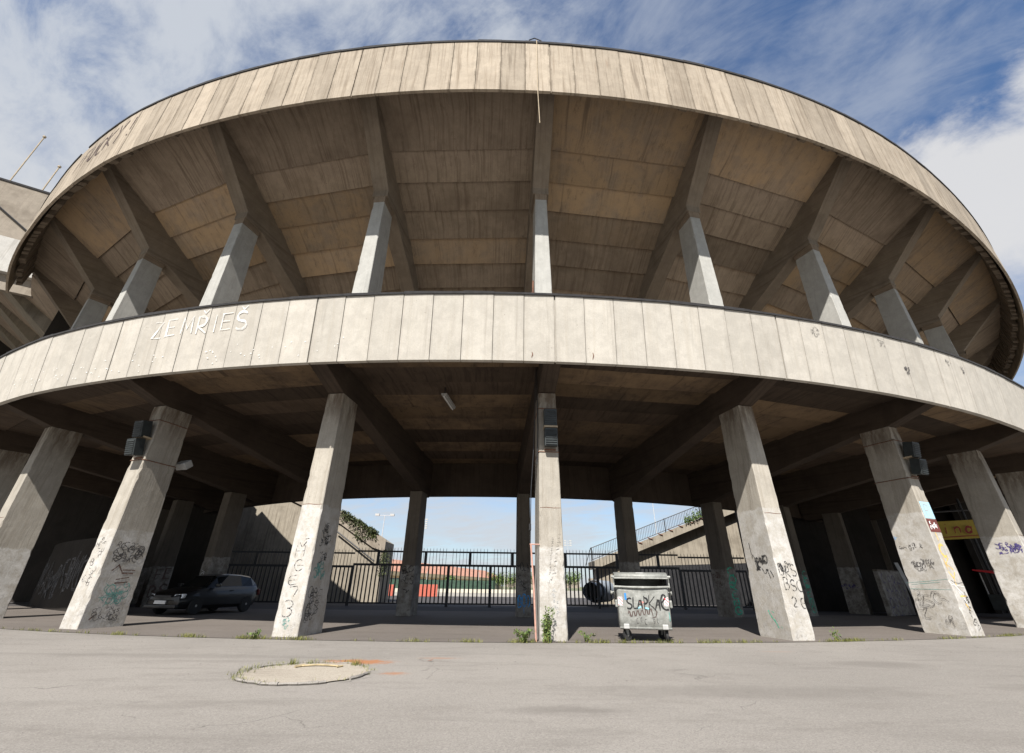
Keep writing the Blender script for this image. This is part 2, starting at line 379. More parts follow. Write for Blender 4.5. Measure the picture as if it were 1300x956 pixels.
def paint(name, fmap, pls, w, mat, parent, soft=0, label=None, lift=0.):
    """fmap(u, v, h): point h metres off the surface at (u, v)."""
    mb = MB(); h = .004+lift
    wr = random.Random(len(pls)*7+int(w*1e4))
    for pl in pls:
        wv = wr.uniform(.75, 1.2)
        if soft: pl = smooth(pl, soft)
        if len(pl) < 2: continue
        # subdivide
        q = [pl[0]]
        for a, b in zip(pl[:-1], pl[1:]):
            L = math.dist(a, b); n = max(1, int(L/.35))
            q += [(a[0]+(b[0]-a[0])*i/n, a[1]+(b[1]-a[1])*i/n) for i in range(1, n+1)]
        L, Rr = [], []
        for i in range(len(q)):
            a, b = q[max(i-1, 0)], q[min(i+1, len(q)-1)]; d = math.dist(a, b) or 1e-6
            nx, ny = -(b[1]-a[1])/d*w/2, (b[0]-a[0])/d*w/2; t = (.5 if i in (0, len(q)-1) else 1+.22*sin(i*1.7+wv*9))*wv
            L.append((q[i][0]+nx*t, q[i][1]+ny*t)); Rr.append((q[i][0]-nx*t, q[i][1]-ny*t))
        for i in range(len(q)-1):
            h += .00002
            mb.poly([fmap(*Rr[i], h), fmap(*Rr[i+1], h), fmap(*L[i+1], h), fmap(*L[i], h)])
        h += .0001
    o = mb.build(name, mat, parent)
    if label: o['label'] = label
    return o
def patch(name, fmap, u0, u1, v0, v1, mat, parent, lift=0., n=6, label=None):
    mb = MB(); h = .004+lift
    for i in range(n):
        a, b = u0+(u1-u0)*i/n, u0+(u1-u0)*(i+1)/n
        mb.poly([fmap(a, v0, h), fmap(b, v0, h), fmap(b, v1, h), fmap(a, v1, h)])
    o = mb.build(name, mat, parent)
    if label: o['label'] = label
    return o

# ------------------------------------------------------------------ the stadium
stadium = empty('stadium', (0, 0, 0), 'huge curved concrete stadium end with two tiers of parapets carried on rows of columns', 'stadium')
NB = 8
def parapet(k, Rb, zb, Rt, zt, th, mat, rs):
    mb = MB(); rg = random.Random(k*31+rs)
    gap = .016/Rb
    a0, a1 = ph(k), ph(k+1)
    for i in range(NB):
        s, e = a0+(a1-a0)*i/NB, a0+(a1-a0)*(i+1)/NB
        g0 = gap*(2.2 if i == 0 else .6); s += g0; e -= gap*.5
        dR = rg.uniform(-.006, .006); dz = rg.uniform(-.012, .012); r = rg.random()
        off = .9*rg.randint(0, 60)
        P = [cyl(s, Rb+dR, zb), cyl(e, Rb+dR, zb), cyl(e, Rb-th, zb), cyl(s, Rb-th, zb)]
        T = [cyl(s, Rt+dR, zt+dz*.2), cyl(e, Rt+dR, zt+dz*.2), cyl(e, Rt-th, zt), cyl(s, Rt-th, zt)]
        w = .9
        mb.poly([P[0], P[1], T[1], T[0]], [(off, 0), (off+w, 0), (off+w, zt-zb), (off, zt-zb)], r)
        mb.poly([P[3], P[2], P[1], P[0]], [(off, 0), (off+w, 0), (off+w, th), (off, th)], r)
        mb.poly([P[1], P[2], T[2], T[1]], None, r); mb.poly([P[3], P[0], T[0], T[3]], None, r)
        mb.poly([P[2], P[3], T[3], T[2]], None, r); mb.poly([T[0], T[1], T[2], T[3]], None, r)
    # backing seen dark through the joints
    n = NB
    for i in range(n):
        s, e = a0+(a1-a0)*i/n, a0+(a1-a0)*(i+1)/n
        b0, t0 = Rb-.045, Rt-.045
        mb.hexa([cyl(s, b0, zb+.01), cyl(e, b0, zb+.01), cyl(e, b0-.04, zb+.01), cyl(s, b0-.04, zb+.01)],
                [cyl(s, t0, zt-.01), cyl(e, t0, zt-.01), cyl(e, t0-.04, zt-.01), cyl(s, t0-.04, zt-.01)], .0)
    o = mb.build('parapet_panel', mat, stadium)
    cp = MB()
    segs = NB
    for i in range(segs):
        s, e = a0+(a1-a0)*i/segs, a0+(a1-a0)*(i+1)/segs
        lift = rg.choice([0, 0, 0, .015, .03]); tw = rg.uniform(-.01, .02)
        if rs == 1 and rg.random() < .05: continue
        cd_ = .05 if rs == 1 else .022
        cp.hexa([cyl(s, Rt+.035, zt-cd_), cyl(e, Rt+.035, zt-cd_+tw*.6), cyl(e, Rt-th-.03, zt-cd_), cyl(s, Rt-th-.03, zt-cd_)],
                [cyl(s, Rt+.04, zt+.045+lift), cyl(e, Rt+.04, zt+.045+lift*.5), cyl(e, Rt-th-.03, zt+.05), cyl(s, Rt-th-.03, zt+.05)], .5)
    c = cp.build('coping', M['coping'], o)
    return o
UP = dict(Rb=40.37, zb=15.75, Rt=40.45, zt=18.5)
LO = dict(Rb=38.98, zb=6.27, Rt=39.24, zt=8.19)
up_par, lo_par = {}, {}
for k in range(K0, K1):
    if k >= KU: up_par[k] = parapet(k, **UP, th=.1, mat=M['upper_face'], rs=1)
    lo_par[k] = parapet(k, **LO, th=.14, mat=M['lower_face'], rs=2)

def slab(k, prof, name, seed, thick=.3, ledge=.06, tops=True, n=1, drop=.0, mat='soffit'):
    """prof: list of (R, z) seams from outside in; each strip its own board"""
    mb = MB(); rg = random.Random(seed*77+k*13)
    a0, a1 = ph(k), ph(k+1)
    for j in range(len(prof)-1):
        (R0, z0), (R1, z1) = prof[j], prof[j+1]
        r = rg.random(); off = rg.uniform(0, 40)
        g = .022; zo = z0-ledge*(0 if j == 0 else 1)*.0+ (ledge if j else 0); zi = z1-rg.uniform(0, .02)
        for i in range(n):
            s, e = a0+(a1-a0)*i/n, a0+(a1-a0)*(i+1)/n
            A, B = cyl(s, R0-g, zo), cyl(e, R0-g, zo); Cc, D = cyl(e, R1+g, zi), cyl(s, R1+g, zi)
            wid = R0*(e-s); dep = R0-R1
            mb.poly([D, Cc, B, A], [(off+i*wid, dep), (off+(i+1)*wid, dep), (off+(i+1)*wid, 0), (off+i*wid, 0)], r)
            A2, B2, C2, D2 = [p+V((0, 0, thick)) for p in (A, B, Cc, D)]
            mb.poly([A2, B2, C2, D2], None, r); mb.poly([A, B, B2, A2], [(off, 0), (off+wid, 0), (off+wid, thick), (off, thick)], r)
            mb.poly([Cc, D, D2, C2], None, r)
    return mb.build(name, M[mat], stadium)
UPROF = [(40.22, 17.85), (37.6, 16.42), (36.55, 15.78), (35.5, 15.22), (34.45, 14.58), (33.5, 13.93), (32.6, 13.25), (31.6, 12.6), (30.6, 11.95), (29.6, 11.3), (28.6, 10.6), (27.6, 9.95), (26.6, 9.3)]
LPROF = [(38.84, 6.98), (37.35, 6.9), (36.25, 6.88), (35.3, 6.82), (34.2, 6.8), (33.05, 6.75), (31.9, 6.68), (30.5, 6.55), (29.35, 6.48), (28.2, 6.42), (27.2, 6.38), (26.4, 6.35)]
for k in range(K0, K1):
    if k >= KU: slab(k, UPROF, 'seating_soffit', 3, thick=.42, ledge=.09)
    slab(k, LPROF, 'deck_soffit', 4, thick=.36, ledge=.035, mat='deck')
# walkway floor, added light-stop wall, edge beams
for k in range(K0, K1):
    a0, a1 = ph(k), ph(k+1); n = 4
    fl = MB(); rb = MB(); bw = MB(); ob = MB(); td = MB()
    for i in range(n):
        s, e = a0+(a1-a0)*i/n, a0+(a1-a0)*(i+1)/n
        def blk(mb, Ro, Ri, z0, z1, r=.5, z0i=None, z1i=None):
            z0i = z0 if z0i is None else z0i; z1i = z1 if z1i is None else z1i
            mb.hexa([cyl(s, Ro, z0), cyl(e, Ro, z0), cyl(e, Ri, z0i), cyl(s, Ri, z0i)], [cyl(s, Ro, z1), cyl(e, Ro, z1), cyl(e, Ri, z1i), cyl(s, Ri, z1i)], r)
        blk(fl, 38.8, 26.4, 7.36, 7.5, .5, 6.9, 7.3)
        blk(rb, 27.35, 26.95, 4.85, 6.37)
        blk(bw, 28.9, 28.7, 7.46, 10.7)
        blk(ob, 38.82, 38.62, 6.45, 7.35)
        # stepped terraces on top of the soffit
        for (Ra, za), (Rb_, zb_) in zip(UPROF[:-1], UPROF[1:]):
            blk(td, Ra-.01, Rb_+.01, za+.36, za+.62, .5, za-.12, za+.62)
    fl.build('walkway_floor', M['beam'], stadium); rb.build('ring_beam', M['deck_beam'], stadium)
    if k >= KU: bw.build('walkway_light_stop', M['wall_dark'], stadium)  # unseen wall, added so light does not leak through the walkway
    if k < KU: continue
    gt = MB()
    for i in range(NB):
        s, e = a0+(a1-a0)*i/NB, a0+(a1-a0)*(i+1)/NB
        gt.hexa([cyl(s, 40.34, 18.1), cyl(e, 40.34, 18.1), cyl(e, 39.3, 18.1), cyl(s, 39.3, 18.1)], [cyl(s, 40.34, 18.25), cyl(e, 40.34, 18.25), cyl(e, 39.3, 18.25), cyl(s, 39.3, 18.25)])
    gt.build('gutter_slab', M['beam'], stadium)
    td.build('terrace_steps', M['beam'], stadium)
    # rough teeth behind the upper parapet
    tt = MB(); rg = random.Random(k)
    for i in range(16):
        if rg.random() < .12: continue
        a = a0+(a1-a0)*(i+.5+rg.uniform(-.12, .12))/16; w = .15/40
        z0 = 16.2+rg.uniform(-.12, .22)
        tt.hexa([cyl(a-w, 40.17, z0), cyl(a+w, 40.17, z0), cyl(a+w, 39.95, z0+.1), cyl(a-w, 39.95, z0+.1)],
                [cyl(a-w, 40.17, 17.9), cyl(a+w, 40.17, 17.9), cyl(a+w, 39.85, 17.7), cyl(a-w, 39.85, 17.7)])
    tt.build('bracket_row', M['beam'], stadium)
    # lower edge strip under the lower parapet
def radial(k, poly, w, name, mat, rnd=.5, w_out=None):
    a = ph(k); t = V((cos(a), sin(a), 0)); mb = MB()
    wl = [w/2]*len(poly)
    L = [cyl(a, R, z)-t*wl[i] for i, (R, z) in enumerate(poly)]; Rr = [cyl(a, R, z)+t*wl[i] for i, (R, z) in enumerate(poly)]
    uvp = [(R, z) for R, z in poly]
    # poly goes clockwise seen from the right side
    mb.poly(L[::-1], [(z, R) for R, z in uvp[::-1]], rnd); mb.poly(Rr, [(z, R) for R, z in uvp], rnd)
    n = len(poly); acc = 0
    for i in range(n):
        j = (i+1) % n; d = math.dist(poly[i], poly[j])
        mb.poly([L[i], L[j], Rr[j], Rr[i]], [(0, acc), (0, acc+d), (w, acc+d), (w, acc)], rnd); acc += d
    return mb.build(name, mat, stadium, weld=True, bevel=.018)
UB_POLY = [(40.0, 17.62), (38.3, 15.92), (37.12, 14.72), (37.12, 14.42), (36.15, 14.34), (33.5, 13.02), (30, 10.95), (26.7, 8.7), (26.7, 9.5), (30.0, 11.75), (34, 14.45), (37.6, 16.6), (40.0, 17.9)]
LB_POLY = [(38.62, 6.5), (37.24, 6.12), (36.2, 6.1), (29.4, 5.02), (28.3, 4.72), (27.5, 4.72), (27.37, 4.9), (27.37, 6.45), (33, 6.82), (38.62, 7.3)]
for k in range(K0, K1+1):
    if k >= KU: radial(k, UB_POLY, .62, 'raker_beam', M['beam'])
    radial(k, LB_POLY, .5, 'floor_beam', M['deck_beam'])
RIN = {-4: 29.9, -3: 29.7, -2: 28.9, -1: 28.75, 0: 28.45, 1: 28.5, 2: 28.75, 3: 29.0, 4: 29.3}
def column(k, Rf, z0, z1, w0, w1, d0, d1, mat, bev=.03):
    a = ph(k); t = V((cos(a), sin(a), 0)); mb = MB(); n = 5
    rr = random.Random(int(k*17+Rf*3)); n = int((z1-z0)/.14)
    chip = [[.016]*4 for _ in range(n+1)]
    for q in range(4):
        for i in range(n+1):
            chip[i][q] = .012+rr.random()*.008
            if rr.random() < (.12 if z0 < 1 else .05)*(1.8 if i < n*.15 else 1): chip[i][q] = rr.uniform(.025, .055)
    def sec(z, ch):
        f = (z-z0)/(z1-z0); w = (w0+(w1-w0)*f)/2; d = d0+(d1-d0)*f; o_ = []
        for q, (tx, ry, sx, sy) in enumerate(((-w, 0, 1, 1), (w, 0, -1, 1), (w, d, -1, -1), (-w, d, 1, -1))):
            c = ch[q]; A_ = (tx+sx*c, ry); B_ = (tx, ry+sy*c)
            pr = (B_, A_) if q in (0, 2) else (A_, B_)
            o_ += [cyl(a, Rf-y_, z)+t*x_ for x_, y_ in pr]
        return o_
    r = rr.random(); off = (k*3.7+Rf) % 30
    zs = [z0+(z1-z0)*i/n for i in range(n+1)]; S_ = [sec(z, c) for z, c in zip(zs, chip)]
    for i in range(n):
        A, B = S_[i], S_[i+1]; za, zb = zs[i], zs[i+1]; uo = off
        for q in range(8):
            p = (q+1) % 8; wd = (A[p]-A[q]).length
            mb.poly([A[q], A[p], B[p], B[q]], [(uo, za), (uo+wd, za), (uo+wd, zb), (uo, zb)], r); uo += wd
    mb.poly(S_[0][::-1], None, r); mb.poly(S_[-1], None, r)
    o = mb.build('column', mat, stadium, weld=True)
    def fmap(face):
        """face: 'front', 'right', 'left' -> map(u, v, h)"""
        def g(u, v, h):
            f = (v-z0)/(z1-z0); w = (w0+(w1-w0)*f)/2; out = V((sin(a), -cos(a), 0))
            if face == 'front': return cyl(a, Rf, v)+t*u+out*h
            if face == 'right': return cyl(a, Rf-u, v)+t*(w+h)      # u runs inward from the front arris
            return cyl(a, Rf-(1.15-u), v)-t*(w+h)                   # left face: u runs outward
        return g
    return o, fmap
outer, inner, upper = {}, {}, {}
for k in range(K0, K1+1):
    outer[k] = column(k, 37.2, -.02, 6.1, .66, .5, 1.2, .98, M['col_hi'] if k in (-1, 1, 2, 3) else M['col_lo'])
    if k >= KU: upper[k] = column(k, 37.1, 7.3, 14.12, .66, .44, 1.15, .86, M['col_up']); radial(k, [(37.1, 14.13), (36.22, 14.13), (36.22, 14.5), (37.1, 14.5)], .46, 'bearing_block', M['bearing'])
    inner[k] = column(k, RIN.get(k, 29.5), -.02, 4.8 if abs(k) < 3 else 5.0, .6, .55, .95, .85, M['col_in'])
# steel straps on the outer columns
for k in (-2, 0, 2):
    for z in (5.62, 4.36):
        mb = MB(); a = ph(k); t = V((cos(a), sin(a), 0)); f = z/6.1; w = (.66-.16*f)/2+.006; d = 1.2-.22*f+.008
        for zz in (z,):
            P = [cyl(a, 37.21, zz)-t*w, cyl(a, 37.21, zz)+t*w, cyl(a, 37.2-d, zz)+t*w, cyl(a, 37.2-d, zz)-t*w]
            for i in range(4): mb.tube([P[i], P[(i+1) % 4]], .013, 5)
        mb.build('strap', M['rust'], outer[k][0])
# joint lines across the columns
for k in range(-4, 5):
    for z, c in ((2.95, outer[k]),) if k != 0 else ((2.9, outer[k]),):
        if k in (-2,): continue
        paint('stain_line', c[1]('front'), [[(-.27, z), (-.1, z+.01), (.1, z-.005), (.27, z)]], .018, M['rust'], c[0])

# ---- back walls under the deck
def arcwall(k0, k1, R, z0, z1, mat, name, th=.3, seed=1, parent=stadium):
    mb = MB(); n = max(2, int((k1-k0)*3)); rg = random.Random(seed)
    for i in range(n):
        s, e = ph(k0+(k1-k0)*i/n), ph(k0+(k1-k0)*(i+1)/n)
        mb.hexa([cyl(s, R, z0), cyl(e, R, z0), cyl(e, R-th, z0), cyl(s, R-th, z0)], [cyl(s, R, z1), cyl(e, R, z1), cyl(e, R-th, z1), cyl(s, R-th, z1)], rg.random(), uo=i*2.)
    return mb.build(name, mat, parent)
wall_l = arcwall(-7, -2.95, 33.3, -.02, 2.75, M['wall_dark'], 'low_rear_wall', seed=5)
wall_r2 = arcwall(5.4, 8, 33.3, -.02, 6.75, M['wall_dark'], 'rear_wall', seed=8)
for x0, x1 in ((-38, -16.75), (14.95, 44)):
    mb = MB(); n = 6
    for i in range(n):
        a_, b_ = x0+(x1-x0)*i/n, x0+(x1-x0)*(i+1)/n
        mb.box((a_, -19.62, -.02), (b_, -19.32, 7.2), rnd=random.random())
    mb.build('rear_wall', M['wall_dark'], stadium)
def radwall(k, R0, R1, z0, z1, name='end_wall', z1b=None):
    a = ph(k); t_ = V((cos(a), sin(a), 0))*.15; mb = MB(); z1b = z1 if z1b is None else z1b
    A, B = cyl(a, R0, 0), cyl(a, R1, 0); up = lambda p, z: V((p.x, p.y, z))
    mb.hexa([up(A-t_, z0), up(A+t_, z0), up(B+t_, z0), up(B-t_, z0)], [up(A-t_, z1), up(A+t_, z1), up(B+t_, z1b), up(B-t_, z1b)])
    return mb.build(name, M['wall_dark'], stadium)
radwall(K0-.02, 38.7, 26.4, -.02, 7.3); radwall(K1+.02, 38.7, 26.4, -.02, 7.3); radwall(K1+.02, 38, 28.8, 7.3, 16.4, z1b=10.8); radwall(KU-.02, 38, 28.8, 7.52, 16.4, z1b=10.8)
def arcmap(R):
    def g(u, v, h): return cyl(u/R, R+h, v)
    return g
# wildstyle piece on the left rear wall
rg = random.Random(3)
pls = []
aL = ph(-5.3)*33.3; aR = ph(-3.0)*33.3
x = aL
while x < aR-.6:
    h0 = rg.uniform(.25, .5); h1 = rg.uniform(1.9, 2.5); w = rg.uniform(.5, 1.1)
    q = []
    for i in range(rg.randint(5, 8)): q.append((x+rg.uniform(-.3, w), rg.uniform(h0, h1)))
    pls.append(q); x += w*.55
paint('graffiti', arcmap(33.3), pls, .12, M['grey_paint'], wall_l, soft=1, label='grey wildstyle graffiti letters')
pls = [[(a+rg.uniform(-.1, .1), b+rg.uniform(-.1, .1)) for a, b in p] for p in pls]
paint('graffiti', arcmap(33.3), pls, .05, M['black_paint'], wall_l, soft=1, lift=.006)
# far right panel with violet letters: a low wall between inner columns
pw = arcwall(3.75, 4.35, 30.6, -.02, 2.05, M['col_in'], 'partition_wall', th=.2, seed=9)
pls = []
u0 = ph(3.78)*30.6; u1 = ph(4.33)*30.6
for i in range(5):
    for j in range(5):
        cx, cy = u0+(i+.5)*(u1-u0)/5+rg.uniform(-.1, .1), .2+j*.36; r = rg.uniform(.14, .22)
        pls.append(arc(cx, cy, r, r*1.0, rg.uniform(0, 200), rg.uniform(250, 480), 8))
paint('graffiti', arcmap(30.6), pls, .035, M['violet_paint'], pw, label='violet bubble lettering')

# ---- paint on the columns
def cm(c, face): return c[1](face)
BP, TB = M['black_paint'], M['thin_black']
# k=-1 front: vertical tag reading H O E 7 3
o = outer[-1]
t1 = text('H', -.16, 1.72, .26, .26, jit=.06)+[arc(0.0, 1.5, .12, .13, 60, 330, 8), [(-.05, 1.5), (.13, 1.5)]]
t1 += text('E', -.2, 1.05, .26, .22, jit=.05, rot=.15)+[[(-.12, 1.02), (.13, 1.05), (.02, .82)]]
t1 += text('3', -.17, .42, .28, .34, jit=.05)+[[(-.1, 2.02), (-.02, 1.9), (.08, 2.05)], [(.02, 2.1), (.13, 2.12)]]
paint('graffiti', cm(o, 'front'), t1, .022, BP, o[0], soft=1, label='thin black tag running down the column')
paint('graffiti', cm(o, 'front'), scribble(-.12, .15, .2, .3, 4, 5), .012, M['teal_paint'], o[0], soft=1)
paint('graffiti', cm(o, 'right'), scribble(.2, 1.9, .6, .62, 7, 11)+scribble(.3, 1.5, .5, .4, 3, 12), .022, BP, o[0], soft=1)
paint('graffiti', cm(o, 'right'), scribble(.15, 1.15, .7, .5, 5, 13), .035, M['teal_paint'], o[0], soft=1)
paint('graffiti', cm(o, 'right'), scribble(.1, .25, .8, .8, 8, 14), .016, TB, o[0], soft=1)
# k=-2
o = outer[-2]
paint('graffiti', cm(o, 'front'), scribble(-.22, .9, .4, 1.3, 8, 21), .01, TB, o[0], soft=1)
paint('graffiti', cm(o, 'right'), scribble(.15, 1.55, .9, .55, 14, 22), .022, TB, o[0], soft=1, label='dense faded black scribble')
paint('graffiti', cm(o, 'right'), [[(.3, 1.35), (.45, 1.5), (.6, 1.32)], [(.6, 1.38), (.95, 1.38)], [(.6, 1.3), (.92, 1.3)], [(.5, 1.14), (.85, 1.2)], [(.5, 1.05), (.85, 1.08)], [(.2, .2), (.3, .3)]], .07, M['brown_paint'], o[0])
paint('graffiti', cm(o, 'right'), scribble(.2, .5, .8, .6, 9, 23), .022, M['teal_paint'], o[0], soft=1)
paint('graffiti', cm(o, 'right'), scribble(.1, .1, .9, .4, 6, 24), .016, TB, o[0], soft=1)
# k=0 front: long handwritten lines set at an angle
o = outer[0]
t1 = []
rg = random.Random(8)
for (x0, y0, x1, y1, hh, n) in ((-.08, 1.35, .02, 2.2, .05, 16), (-.02, 1.28, .2, 2.35, .1, 12), (-.12, 1.18, -.02, 1.3, .12, 3)):
    for i in range(n):
        f = i/n; px, py = x0+(x1-x0)*f, y0+(y1-y0)*f
        t1.append([(px, py), (px+hh*rg.uniform(.3, 1), py+rg.uniform(-.02, .03)), (px+hh*.4, py+rg.uniform(.02, .05))])
paint('graffiti', cm(o, 'front'), t1, .011, TB, o[0], label='small slanting handwriting')
paint('graffiti', cm(o, 'front'), scribble(-.05, .35, .2, .75, 5, 31), .014, M['lampgrey'], o[0], soft=1)
# k=1: left face and front
o = outer[1]
paint('graffiti', cm(o, 'left'), [[(.3, 2.25), (.32, 1.85)], [(.34, 1.95), (.5, 1.75), (.4, 1.7)], [(.42, 1.6), (.55, 1.55)], [(.6, 1.62), (.72, 1.42), (.78, 1.6), (.86, 1.35)], [(.9, 1.55), (.98, 1.38)]]+scribble(.35, 1.5, .6, .45, 4, 41), .045, BP, o[0], soft=1, label='black runny spray tag')
paint('graffiti', cm(o, 'left'), [[(.5, .62), (.54, .5), (.68, .38), (.76, .22)], [(.62, .6), (.7, .56)], [(.85, .27), (.88, .24)]], .035, M['green_paint'], o[0], soft=1)
t1 = text('BRS', -.25, 1.42, .15, .24, sp=1.2, jit=.07)+text('BSC', -.2, 1.08, .17, .26, sp=1.1, jit=.07)+text('2E', -.1, .68, .17, .24, sp=1.5, jit=.06)+scribble(-.25, 1.5, .4, .3, 3, 42)
paint('graffiti', cm(o, 'front'), t1, .024, BP, o[0], soft=1, label='black three line tag')
# k=2
o = outer[2]
t1 = text('TCKY', -.2, 2.45, .34, .36, sp=1.12, jit=.05, vertical=True)
paint('graffiti', cm(o, 'front'), t1+[[(-.1, .98), (.2, .98)], [(.0, .8), (.1, .62)]], .075, M['yellow_paint'], o[0], label='yellow letters stacked down the column')
paint('graffiti', cm(o, 'left'), [[(-.05, 1.32), (.5, 1.36), (1.14, 1.42)], [(.0, 1.16), (1.1, 1.14)], [(.1, 1.28), (.9, 1.34)]], .014, M['teal_paint'], o[0])
paint('graffiti', cm(o, 'front'), [[(-.3, 1.4), (.0, 1.3), (.3, 1.34)]]+scribble(-.05, .1, .3, 1.0, 8, 52), .018, BP, o[0], soft=1)
paint('graffiti', cm(o, 'front'), [[(-.3, 1.4), (-.05, 1.15), (.25, .9)], [(-.3, 1.28), (.3, 1.22)], [(-.1, 1.1), (.15, .7)]], .03, M['white_paint'], o[0])
paint('graffiti', cm(o, 'left'), scribble(.1, 2.2, .8, .25, 5, 53)+scribble(.3, 1.65, .7, .35, 8, 54)+scribble(.05, .2, .9, 1.0, 4, 55), .014, TB, o[0], soft=1)
paint('graffiti', cm(o, 'left'), [[(.06, 2.62), (.16, 2.62)], [(.1, 2.55), (.1, 2.68)]], .04, M['blue_paint'], o[0])
# k=3
o = outer[3]
paint('graffiti', cm(o, 'left'), scribble(.35, 2.3, .75, .45, 9, 61), .035, M['violet_paint'], o[0], soft=1)
# inner columns
o = inner[-1]
paint('graffiti', cm(o, 'front'), text('SO', -.24, 1.55, .22, .24, jit=.08)+text('K', -.2, 1.2, .2, .24)+text('ES', -.05, 1.1, .16, .3, jit=.08)+[[(-.15, .95), (.1, .9), (.0, .78), (.15, .92)]]+scribble(-.22, 1.5, .35, .3, 3, 71), .036, BP, o[0], soft=1, label='black looping tag')
o = inner[0]
paint('graffiti', cm(o, 'front'), text('MOLK', -.25, 1.66, .12, .28, sp=1.05, jit=.08, slant=-.3)+text('S', -.24, 1.24, .14, .26)+text('O', -.12, 1.12, .1, .18)+text('S', -.06, .96, .14, .22)+text('T', .02, .76, .2, .26, slant=-.1), .032, BP, o[0], soft=1, label='black slanting tag')
paint('graffiti', cm(o, 'front'), text('BOO', -.25, .38, .17, .44, sp=.98, jit=.06)+[[(-.02, .36), (.0, .12)]], .045, M['blue_paint'], o[0], soft=1, label='blue rounded letters')
for kk, s_ in ((2, 'CORENG'), (3, 'CEMENO')):
    o = inner[kk]
    paint('graffiti', cm(o, 'front'), text(s_, -.2, 1.62, .4, .3, sp=1.0, jit=.07, vertical=True), .062, M['green_paint'], o[0], soft=1, label='green letters running down the column')
    paint('graffiti', cm(o, 'left'), scribble(.25, .9, .6, .9, 6, 80+kk), .02, M['brown_paint'], o[0], soft=1)
o = inner[4]
paint('graffiti', cm(o, 'left'), scribble(.2, 1.15, .8, .25, 6, 91), .03, M['violet_paint'], o[0], soft=1)
o = inner[-3]
paint('graffiti', cm(o, 'front'), [arc(-.05, 1.35, .14, .14, 0, 330), arc(-.02, 1.0, .16, .16, 40, 380), [(-.2, 1.6), (.1, 1.5)]], .03, M['whitep'], o[0], soft=1)
o = inner[-4]
paint('graffiti', cm(o, 'right'), text('FE', .2, 1.2, .3, .5)+text('BS', .15, .45, .35, .5), .07, M['brown_paint'], o[0])

# ---- writing on the parapets
def parmap(P):
    def g(u, v, h):
        f = v/(P['zt']-P['zb']); R = P['Rb']+(P['Rt']-P['Rb'])*f+h+.008
        return cyl(u/P['Rb'], R, P['zb']+v)
    return g
g = parmap(LO)
u = ph(-1.79)*38.98
pls = []
for i, ch in enumerate('ZEMR^IES^'):
    pass
seq = [('Z', 0), ('E', 1), ('M', 2.05), ('R^', 3.15), ('I', 4.1), ('E', 4.75), ('S^', 5.7)]
W_ = .5
for s_, xo in seq:
    pls += text(s_[0], u+xo*W_, 1.1, .38, .54, jit=.03)
    if len(s_) > 1: pls += [[(a*.38+u+xo*W_, b*.54+1.1) for a, b in GL['^'][0]]]
paint('graffiti', g, pls, .065, M['worn_white'], lo_par[-2], label='large white painted word on the pale parapet')
g2 = parmap(UP)
u = ph(-3.15)*40.37
pls = []
rg = random.Random(4)
for s_, xo, w, h in (('/', 0, .5, .9), ('F', .75, .7, 1.0), ('U', 1.7, .7, 1.0), ('C', 2.6, .7, 1.0), ('K', 3.4, .8, 1.15), ('Y', 4.35, .85, 1.25), ('!', 5.6, .6, 1.15)):
    pls += text(s_, u+xo*.74, 1.2, w*.74, h*.95, jit=.03, slant=.12)
paint('graffiti', g2, pls, .13, M['scrawl'], up_par[-4], label='brown scrawled word ending in an exclamation mark')
for (kk, v, w, h, sd) in ((1.17, 1.42, .4, .4, 5), (1.56, 1.5, .45, .3, 6), (2.07, 1.45, .4, .3, 7), (2.2, 1.3, .3, .3, 9)):
    paint('graffiti', g, scribble(ph(kk)*38.98, v, w, h, 3, sd), .013, TB, lo_par[int(kk)], soft=1)
paint('graffiti', g, scribble(ph(1.72)*38.98, .75, .25, .3, 4, 77), .03, TB, lo_par[1], soft=1)
mb_ = []
rg = random.Random(12)
for i in range(70):
    uu = ph(-2.8)*38.98+rg.random()*13.; vv = rg.uniform(.1, .7)
    mb_.append([(uu, vv), (uu+rg.uniform(.02, .06), vv+rg.uniform(-.02, .03))])
paint('paint_spots', g, mb_, .035, M['white_paint'], lo_par[-2])
for uu, vv, l in ((ph(0)*38.98-.62, .1, .14), (ph(0)*38.98+1.0, .1, .18)):
    paint('crack_chip', g, [[(uu, vv), (uu+.03, vv+l*.6), (uu+.01, vv+l)]], .03, M['rust'], lo_par[0])

# ---- P notice and strip on column k=2 (paper stuck on: parts of the column)
o = outer[2]
nt = patch('paper_notice', cm(o, 'front'), -.25, .27, 3.12, 3.62, M['lightblue'], o[0], lift=.002, label='light blue paper notice with a letter P')
paint('letter', cm(o, 'front'), text('P', -.1, 3.2, .26, .34, jit=0), .035, M['lampgrey'], nt, lift=.006)
n2 = patch('paper_notice', cm(o, 'front'), -.25, .28, 2.72, 3.1, M['poster'], o[0], lift=.002, label='torn dark red poster strip')
paint('torn_paper', cm(o, 'front'), scribble(-.2, 2.78, .42, .25, 5, 66), .03, M['whitep'], n2, soft=1, lift=.006)
M['banner_y'] = flat('shade-dimmed yellow banner cloth', (.34, .25, .03), .8, 0, .1)  # yellow dimmed to paint in the deep shade where the banner hangs
M['banner_r'] = flat('red banner print', (.22, .02, .015), .8, 0, .1)

